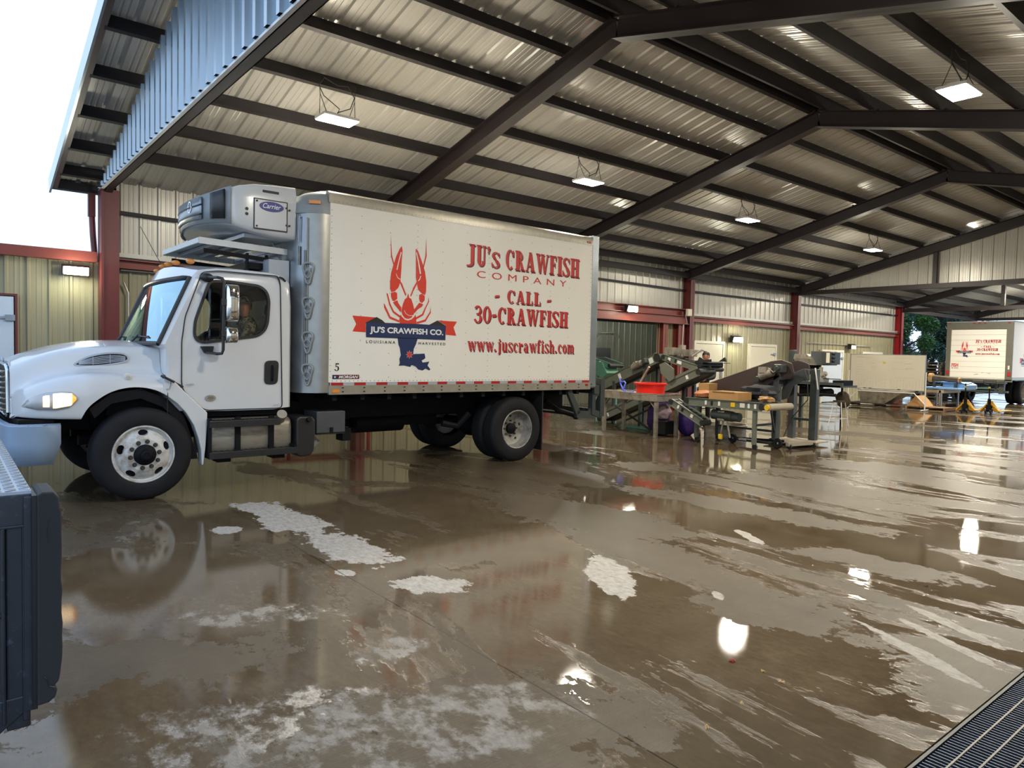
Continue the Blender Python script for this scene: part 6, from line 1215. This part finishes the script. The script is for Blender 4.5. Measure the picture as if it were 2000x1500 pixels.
part(WBO, 'writing', 'marker', lambda b: scribble(b)); part(WBO, 'red_writing', 'marker_red', lambda b: scribble(b, True)); part(WBO, 'yellow_magnet', 'yellow', lambda b: b.box(WBX-.02, WBX-.01, 11.45, 11.55, 1.62, 1.68), bevel=.005)
part(WBO, 'marker_tray_items', 'ink_black', lambda b: [b.box(WBX-.045, WBX-.02, y, y+.1, .70, .72) for y in (12.1, 11.9, 10.9)])
o = part(None, 'hopper_bin', 'dirty_steel', lambda b: b.loft([[(27.2, 12.7, .62), (28.2, 12.7, .62), (28.2, 11.0, .62), (27.2, 11.0, .62)], [(27.25, 12.6, .135), (28.1, 12.6, .135), (28.1, 11.7, .135), (27.25, 11.7, .135)]], True, True)); tag(o, 'sloped steel bin on the ground behind the whiteboard stand, left half', 'bin')
o = part(None, 'hopper_bin', 'cardboard', lambda b: b.prism([(10.83, .135), (10.2, .135), (10.55, .5)], 'x', 27.0, 27.8)); tag(o, 'tan wedge-shaped bin behind the whiteboard stand, right half', 'bin')
def pallet(name, x, y, z, label, cat='pallet', g=None, L=1.2, Wd=1.0, m='dark_wood', rz=0):
    t = T(name, (x, y, z), label, cat, g, rz)
    part(t, 'deck', m, lambda b: [b.box(-Wd/2+k*Wd/6, -Wd/2+k*Wd/6+Wd/8, -L/2, L/2, .11, .13) for k in range(6)]+[b.box(-Wd/2, -Wd/2+.1, -L/2, L/2, 0, .02), b.box(Wd/2-.1, Wd/2, -L/2, L/2, 0, .02)]); [part(t, 'stringer', m, lambda b: b.box(-Wd/2, Wd/2, y_-.03, y_+.03, .02, .11)) for y_ in (-L/2+.03, 0, L/2-.03)]; return t
pallet('pallet', 27.42, 10.2, 0, 'low wooden pallet on the wet floor at the right foot of the whiteboard', L=1.3, m='wood')
pallet('pallet', 27.5, 12.0, 0, 'wooden pallet beneath the steel bin behind the whiteboard', L=2.0, m='dark_wood')
# table with blue lid and rollers beyond the whiteboard
BT = world_thing('work_table', 'thin-legged steel table with a light blue plastic lid, right of the whiteboard', 'table')
part(BT, 'table_top', 'roller_gray', lambda b: b.box(28.0, 29.6, 10.0, 10.85, .60, .72), bevel=.01)
for x, y in ((28.05, 10.78), (28.05, 10.1), (29.5, 10.78), (29.5, 10.05)): part(BT, 'leg', 'galv', lambda b: b.box(x-.025, x+.025, y-.025, y+.025, 0, .62))
o = part(None, 'plastic_lid', 'light_blue', lambda b: (b.box(28.0, 29.7, 9.55, 10.9, .74, .80), b.prism([(9.55, .74), (10.3, .74), (10.3, .98), (9.7, 1.0), (9.5, .9)], 'x', 28.7, 29.7), b.box(28.5, 29.5, 9.8, 10.5, .98, 1.0)), bevel=.02); tag(o, 'light blue plastic lid lying tilted on the table right of the whiteboard', 'lid')
RL = world_thing('roller_machine', 'brush rollers with round pale end plate right of the whiteboard edge', 'rollers')
part(RL, 'brush_roller', 'dark_wood', lambda b: b.cyl((28.6, 10.6, 1.14), (28.6, 9.75, 1.08), .1, 16), smooth=40)
part(RL, 'end_plate', 'cardboard', lambda b: (b.cyl((28.6, 10.72, 1.14), (28.6, 10.6, 1.14), .17, 18), b.cyl((28.6, 9.75, 1.08), (28.6, 9.68, 1.08), .1, 16)), smooth=40)
part(RL, 'stand', 'dark_frame', lambda b: (b.box(28.55, 28.65, 10.5, 10.58, .80, 1.05), b.box(28.55, 28.65, 9.8, 9.88, .80, 1.0)))
# pallet jacks
def jack(x, y, label, rz):
    t = T('pallet_jack', (x, y, 0), label, 'pallet jack', 'yellow pallet jacks in front of the far truck', rz)
    for s in (-1, 1): part(t, 'fork', 'jack_yellow', lambda b: (b.box(.1, 1.2, s*.17-.08, s*.17+.08, .06, .10), b.prism([(s*.10, .10), (s*.30, .02), (s*.30, .08), (s*.06, .42), (s*.0, .42)], 'x', .02, .10)), bevel=.006)
    part(t, 'body', 'jack_yellow', lambda b: (b.box(-.04, .06, -.08, .08, .26, .44), b.beam((.0, -.28, .08), (.0, 0, .40), .1, .05), b.beam((.0, .28, .08), (.0, 0, .40), .1, .05)), bevel=.008)
    part(t, 'pump', 'black_paint', lambda b: (b.cyl((-.06, 0, .06), (-.06, 0, .5), .05, 12), b.box(-.14, .02, -.07, .07, .1, .3)))
    for s in (-1, 1): part(t, 'wheel', 'black_plastic', lambda b: b.cyl((-.08, s*.05, .09), (-.08, s*.10, .09), .09, 16), smooth=40)
    h = part(t, 'handle', 'black_paint', lambda b: (b.tube([(-.08, 0, .45), (-.1, 0, 1.0)], .022, 8), b.tube([(-.1, 0, .97), (-.1, -.17, 1.0), (-.1, -.2, 1.12), (-.1, .2, 1.12), (-.1, .17, 1.0), (-.1, 0, .97)], .014, 8, cap=False)), smooth=40)
    part(h, 'label_band', 'yellow', lambda b: b.cyl((-.095, 0, .86), (-.098, 0, .92), .03, 10)); return t
jack(27.5, 9.12, 'left one of the two yellow pallet jacks in front of the far truck', .05); jack(27.8, 8.49, 'right one of the two yellow pallet jacks in front of the far truck', -.05)
# pump stand
PS = world_thing('pump', 'small dark pump with a pale post on the floor left of the pallet jacks', 'pump')
part(PS, 'post', 'galv', lambda b: b.box(28.0, 28.06, 10.1, 10.16, 0, .7)); part(PS, 'motor', 'black_paint', lambda b: (b.cyl((28.1, 9.95, .16), (28.1, 9.6, .2), .06, 12), b.box(27.9, 28.1, 9.9, 10.2, .0, .12), b.tube([(28.1, 9.9, .1), (28.1, 9.5, .04), (27.8, 9.0, .03)], .02, 6)), smooth=40)
# stacked pallets outside
for k in range(12):
    pallet('pallet', 35.4+random.uniform(-.05, .05), 13.2+random.uniform(-.05, .05), k*.145+.0, 'dark weathered pallet in the stack between the whiteboard and the far truck, %s' % ('lowest' if k == 0 else 'topmost' if k == 11 else 'within the stack') , g='weathered pallets in the left stack', rz=random.uniform(-.04, .04))
for k in range(11):
    pallet('pallet', 37.4, 13.4+random.uniform(-.05, .05), k*.145, 'dark weathered pallet in the farther stack left of the far truck, %s' % ('lowest' if k == 0 else 'topmost' if k == 10 else 'within the stack'), g='weathered pallets in the right stack', rz=random.uniform(-.04, .04))
# ---------------------------------------------------------------- far truck, tail towards the camera
T2 = T('box_truck', (34.5, 9.80, 0), 'second white crawfish delivery truck far right, seen from its roll-up rear door', 'truck')
b = MB(); b.box(0, 5.6, 0, 2.5, 1.05, 3.46); c2_ = b.build('cargo_box', 'box_white', T2)
part(c2_, 'rear_frame', 'door_frame_olive', lambda b: (b.box(-.06, .0, 0, .24, 1.0, 3.48), b.box(-.06, .0, 2.32, 2.5, 1.0, 3.48), b.box(-.06, 0, .24, 2.32, 3.16, 3.48), b.box(-.06, .1, 0, 2.5, .95, 1.06)), bevel=.008)
rd2 = part(c2_, 'roll_up_door', 'box_white', lambda b: [b.box(-.02-(.006 if 0 else 0), .0, .24, 2.32, 1.10+k*.229, 1.10+k*.229+.222) for k in range(9)], bevel=.004)
part(c2_, 'door_seam', 'cap_gray', lambda b: [b.box(-.012, .0, .24, 2.32, 1.10+k*.229-.007, 1.10+k*.229) for k in range(1, 9)])
part(c2_, 'top_edge', 'cap_gray', lambda b: b.box(-.07, 5.6, -.01, 2.51, 3.46, 3.50)); part(c2_, 'side_rail', 'box_rail', lambda b: b.box(.0, 5.6, -.01, .02, 1.04, 1.16))
for y in (.12, 1.0, 1.2, 1.4, 2.35): part(c2_, 'marker_lamp', 'red_lens', lambda b: b.box(-.08, -.06, y, y+.09, 3.40, 3.44))
for y in (.08, 2.38): part(c2_, 'tail_light', 'red_lens', lambda b: b.box(-.085, -.06, y-.05, y+.07, 1.20, 1.38)); 
part(c2_, 'reverse_light', 'offwhite', lambda b: b.box(-.08, -.06, .08, .14, 1.48, 1.64))
decal_fn = lambda u, v, d: (-.021-d*2.5, 2.5-(u), v)
flat_decals(rd2, decal_fn, .41, .24, 1.92, .0012)
fs_ = decal('sign_lettering', fit(text2d('FISH', .03), 2.5-2.26, 2.5-2.0+.0, 1.54, 1.70), lambda u, v: (-.024, 2.5-u, v), 'text_red', rd2)
decal('sign_underline', polyg([[(.25, 1.475), (.30, 1.475), (.30, 1.505), (.25, 1.505)], [(.33, 1.482), (.51, 1.482), (.51, 1.50), (.33, 1.50)]]), lambda u, v: (-.024, 2.5-u, v), 'ink_black', rd2)
decal('road_grime', polyg([[(1.1, 1.22), (1.3, 1.24), (1.25, 1.26), (1.12, 1.235)], [(1.4, 1.28), (1.47, 1.34), (1.42, 1.33)], [(1.55, 1.27), (1.75, 1.29), (1.7, 1.31)]]), lambda u, v: (-.024, 2.5-u, v), 'cap_gray', rd2)
flat_decals(c2_, lambda u, v, d: (u, -.002-d*1.5, v), 1.0, .55, 1.15, .0015)
part(T2, 'bumper', 'dark_frame', lambda b: (b.box(-.12, .06, .1, 2.4, .50, .58), b.box(-.05, .03, .5, .58, .5, 1.0), b.box(-.05, .03, 1.9, 1.98, .5, 1.0), b.box(-.3, .0, .15, 2.35, .88, .96)))
part(T2, 'liftgate_arm', 'dark_frame', lambda b: b.box(-.15, .05, .22, .42, .45, 1.0), bevel=.02); part(T2, 'liftgate_arm', 'dark_frame', lambda b: b.box(-.1, .02, 2.1, 2.25, .5, 1.0), bevel=.02); part(T2, 'license_plate', 'offwhite', lambda b: b.box(-.14, -.12, 1.2, 1.5, .62, .74))
part(T2, 'chassis', 'black_paint', lambda b: (b.box(.1, 5.6, .75, .85, .65, .95), b.box(.1, 5.6, 1.65, 1.75, .65, .95), b.cyl((1.6, .1, .5), (1.6, 2.4, .5), .08, 12)))
for y, s in ((.0, -1), (.3, -1), (2.5, 1), (2.2, 1)):
    R = .5; b = MB(); pr = [(.295, 0.0), (.36, .016), (.43, .014), (.475, -.004), (.50, -.06), (.50, -.19), (.475, -.25), (.295, -.24), (.295, 0)]; b.lathe([(q, h*s) for q, h in pr], (1.6, y, R), n=36); w_ = b.build('wheel', 'tire_rubber', T2, smooth=50)
    part(w_, 'rim', 'box_rail', lambda b: b.lathe([(.30, .004*s), (.28, -.02*s), (.26, -.13*s), (.1, -.15*s), (0, -.15*s)], (1.6, y, R), n=28), smooth=40)
# ---------------------------------------------------------------- trees and ground beyond
o = part(None, 'lawn', 'grass', lambda b: b.add([(38, 14.7, .02), (110, 14.7, .02), (110, 90, .02), (38, 90, .02)], [(0, 1, 2, 3)])); tag(o, 'grass strip beyond the shed under the trees', 'grass', kind='stuff')
def tree_mesh(seed, h, cr, m1, n):
    rnd = random.Random(seed); b = MB(); blobs = [(rnd.gauss(0, cr*.42), rnd.gauss(0, cr*.42), h*rnd.uniform(.16, .95), rnd.uniform(.16, .3)*cr) for _ in range(34)]
    for _ in range(n):
        x, y, z, r = rnd.choice(blobs); v = Vector((rnd.gauss(0, 1), rnd.gauss(0, 1), rnd.gauss(0, 1))).normalized()*r*rnd.uniform(.5, 1.05); c = Vector((x, y, z))+v
        a = Vector((rnd.gauss(0, 1), rnd.gauss(0, 1), rnd.gauss(0, 1))).normalized(); w = a.orthogonal().normalized(); s = rnd.uniform(.06, .13)
        b.v += [tuple(c-a*s), tuple(c+w*s*.5), tuple(c+a*s), tuple(c-w*s*.5)]; k = len(b.v)-4; b.f.append((k, k+1, k+2, k+3)); b.m.append(0)
    me = bpy.data.meshes.new('foliage'); me.from_pydata(b.v, [], b.f); me.materials.append(MATS[m1]); me.update(); return me
def tree(x, y, h, cr, m1, seed, label, n=9000):
    t = T('tree', (x, y, 0), label, 'tree', 'trees beyond the shed')
    o = bpy.data.objects.new('foliage', tree_mesh(seed, h, cr, m1, n)); COL.objects.link(o); o.parent = t
    rnd = random.Random(seed); b = MB(); b.tube([(0, 0, 0), (.1, .05, h*.3), (-.05, .1, h*.6), (0, 0, h*.9)], [.28, .22, .14, .04], 10)
    for k in range(9):
        z = h*(.2+.07*k); a = rnd.uniform(0, 6.28); L = cr*.6; b.tube([(0, 0, z), (L*.5*math.cos(a), L*.5*math.sin(a), z+L*.3), (L*math.cos(a), L*math.sin(a), z+L*.6)], [.1, .06, .02], 6)
    b.build('trunk', 'bark', t, smooth=40); return t
tree(50, 20.6, 7.5, 2.3, 'leaf_green', 1, 'bright green leafy tree just right of the bright red column', 24000)
tree(58, 22.2, 11, 2.9, 'leaf_dark', 2, 'dark dense tree behind the gap between the red column and the far truck', 30000)
tree(67, 24.2, 12, 3.2, 'leaf_dark', 3, 'darker lower tree directly above the stacked pallets', 22000)
tree(76, 26.0, 13, 3.2, 'leaf_dark', 4, 'dark tree behind the upper left corner of the far truck', 22000)
tree(67, 31, 13, 3.2, 'leaf_dark', 5, 'tall dark tree behind the bright green one', 22000)
tree(86, 28.5, 13, 3.4, 'leaf_green', 6, 'smaller green tree close behind the far truck left edge', 8000)
# ---------------------------------------------------------------- foreground: corner of a flatbed tail with diamond plate and rubber bumper
FB = world_thing('truck_bed', 'black steel truck bed corner with diamond plate top at the lower left edge', 'truck bed')
x1 = .268
def dplate(b):
    b.box(-1.5, x1, 3.276, 5.2, 1.088, 1.10)
o = part(FB, 'deck', 'diamond_plate', dplate)
def treads(b):
    for i in range(48):
        for j in range(24):
            x = x1-.02-j*.045; y = 3.30+i*.04
            if x < -.8: continue
            s = 1 if (i+j) % 2 else -1; p = Vector((x, y, 1.101)); d = Vector((.016, .010*s, 0)); b.beam(p-d, p+d, .007, .005)
part(FB, 'tread_pattern', 'diamond_plate', treads)['kind'] = 'stuff'
part(FB, 'end_beam', 'dock_black', lambda b: (b.box(-1.5, x1, 3.27, 3.33, .965, 1.088), b.box(-1.5, x1, 3.262, 3.27, .960, .972), b.beam((x1-.012, 3.27, .24), (x1-.012, 3.27, 1.08), .03, .03, up=(0, 1, 0))), bevel=.006)
part(FB, 'upright', 'dock_black', lambda b: (b.box(.185, .262, 3.275, 3.40, .17, .965), b.box(.170, .184, 3.262, 3.40, .20, .965), b.box(.236, .256, 3.262, 3.275, .20, .965)), bevel=.006)
part(FB, 'inner_post', 'dock_black', lambda b: (b.box(.05, .15, 3.5, 3.6, .25, .965), b.cyl((.12, 3.30, .62), (.19, 3.30, .62), .012, 8)), bevel=.006)
part(FB, 'lower_beam', 'dock_black', lambda b: b.prism([(-1.5, .05), (.10, .12), (.248, .235), (.248, .30), (-1.5, .24)], 'y', 3.27, 3.40), bevel=.006)
part(FB, 'side_beam', 'dock_black', lambda b: b.box(.2, x1, 3.4, 5.2, .95, 1.088))
def bumper_prof():
    rnd = random.Random(3); pts = [(.282, 1.088), (.30, 1.098), (.335, 1.096), (.352, 1.075), (.356, 1.03)]
    z = 1.02
    while z > .40: pts.append((.362+rnd.uniform(-.003, .002), z)); z -= .045
    pts += [(.354, .37), (.349, .345), (.336, .335), (.346, .315), (.338, .285), (.318, .27), (.280, .265)]
    return pts
bp_ = part(FB, 'rubber_bumper', 'rubber', lambda b: b.prism(bumper_prof(), 'y', 3.22, 3.45), bevel=.006)
part(bp_, 'crack', 'ink_black', lambda b: (b.tube([(.300, 3.219, .375), (.309, 3.219, .365), (.316, 3.219, .335), (.335, 3.219, .325)], .0022, 5), b.tube([(.318, 3.219, .99), (.312, 3.219, .95), (.316, 3.219, .90)], .0012, 5)))
part(bp_, 'mounting_plate', 'ink_black', lambda b: b.box(.266, .282, 3.235, 3.42, .25, 1.085))
# ---------------------------------------------------------------- small litter on the wet floor
for i, (x, y, s, lb) in enumerate(((3.38, 2.20, 1.3, 'reddish crawfish claw scrap lying nearest the middle of the wet floor'), (3.40, 2.03, .7, 'small tan leaf scrap right of the reddish claw scrap'), (3.37, 1.90, .7, 'tan leaf scrap farther right toward the drain'), (3.0, 1.90, .6, 'tiny tan scrap closest to the bottom of the photo'), (2.68, 1.86, .8, 'yellowish leaf scrap near the bottom middle of the floor'), (4.96, 2.57, .6, 'dark speck of debris in the shiny lamp reflection'), (5.73, 2.1, .9, 'brown twig scrap on the right part of the wet floor'))):
    b = MB(); rnd = random.Random(i)
    for k in range(4):
        a = rnd.uniform(0, 3.1); p = Vector((rnd.uniform(-.012, .012), rnd.uniform(-.012, .012), .004)); d = Vector((math.cos(a), math.sin(a), .1))*.012*s; b.tube([p-d, p+Vector((0, 0, .004)), p+d], [.002*s, .006*s, .002*s], 6)
    o = b.build('litter_scrap', 'shell_red' if i in (0,) else ('dark_wood' if i in (5, 6) else 'leaf_litter')); o.location = (x, y, 0); tag(o, lb, 'litter', 'scraps on the wet floor')
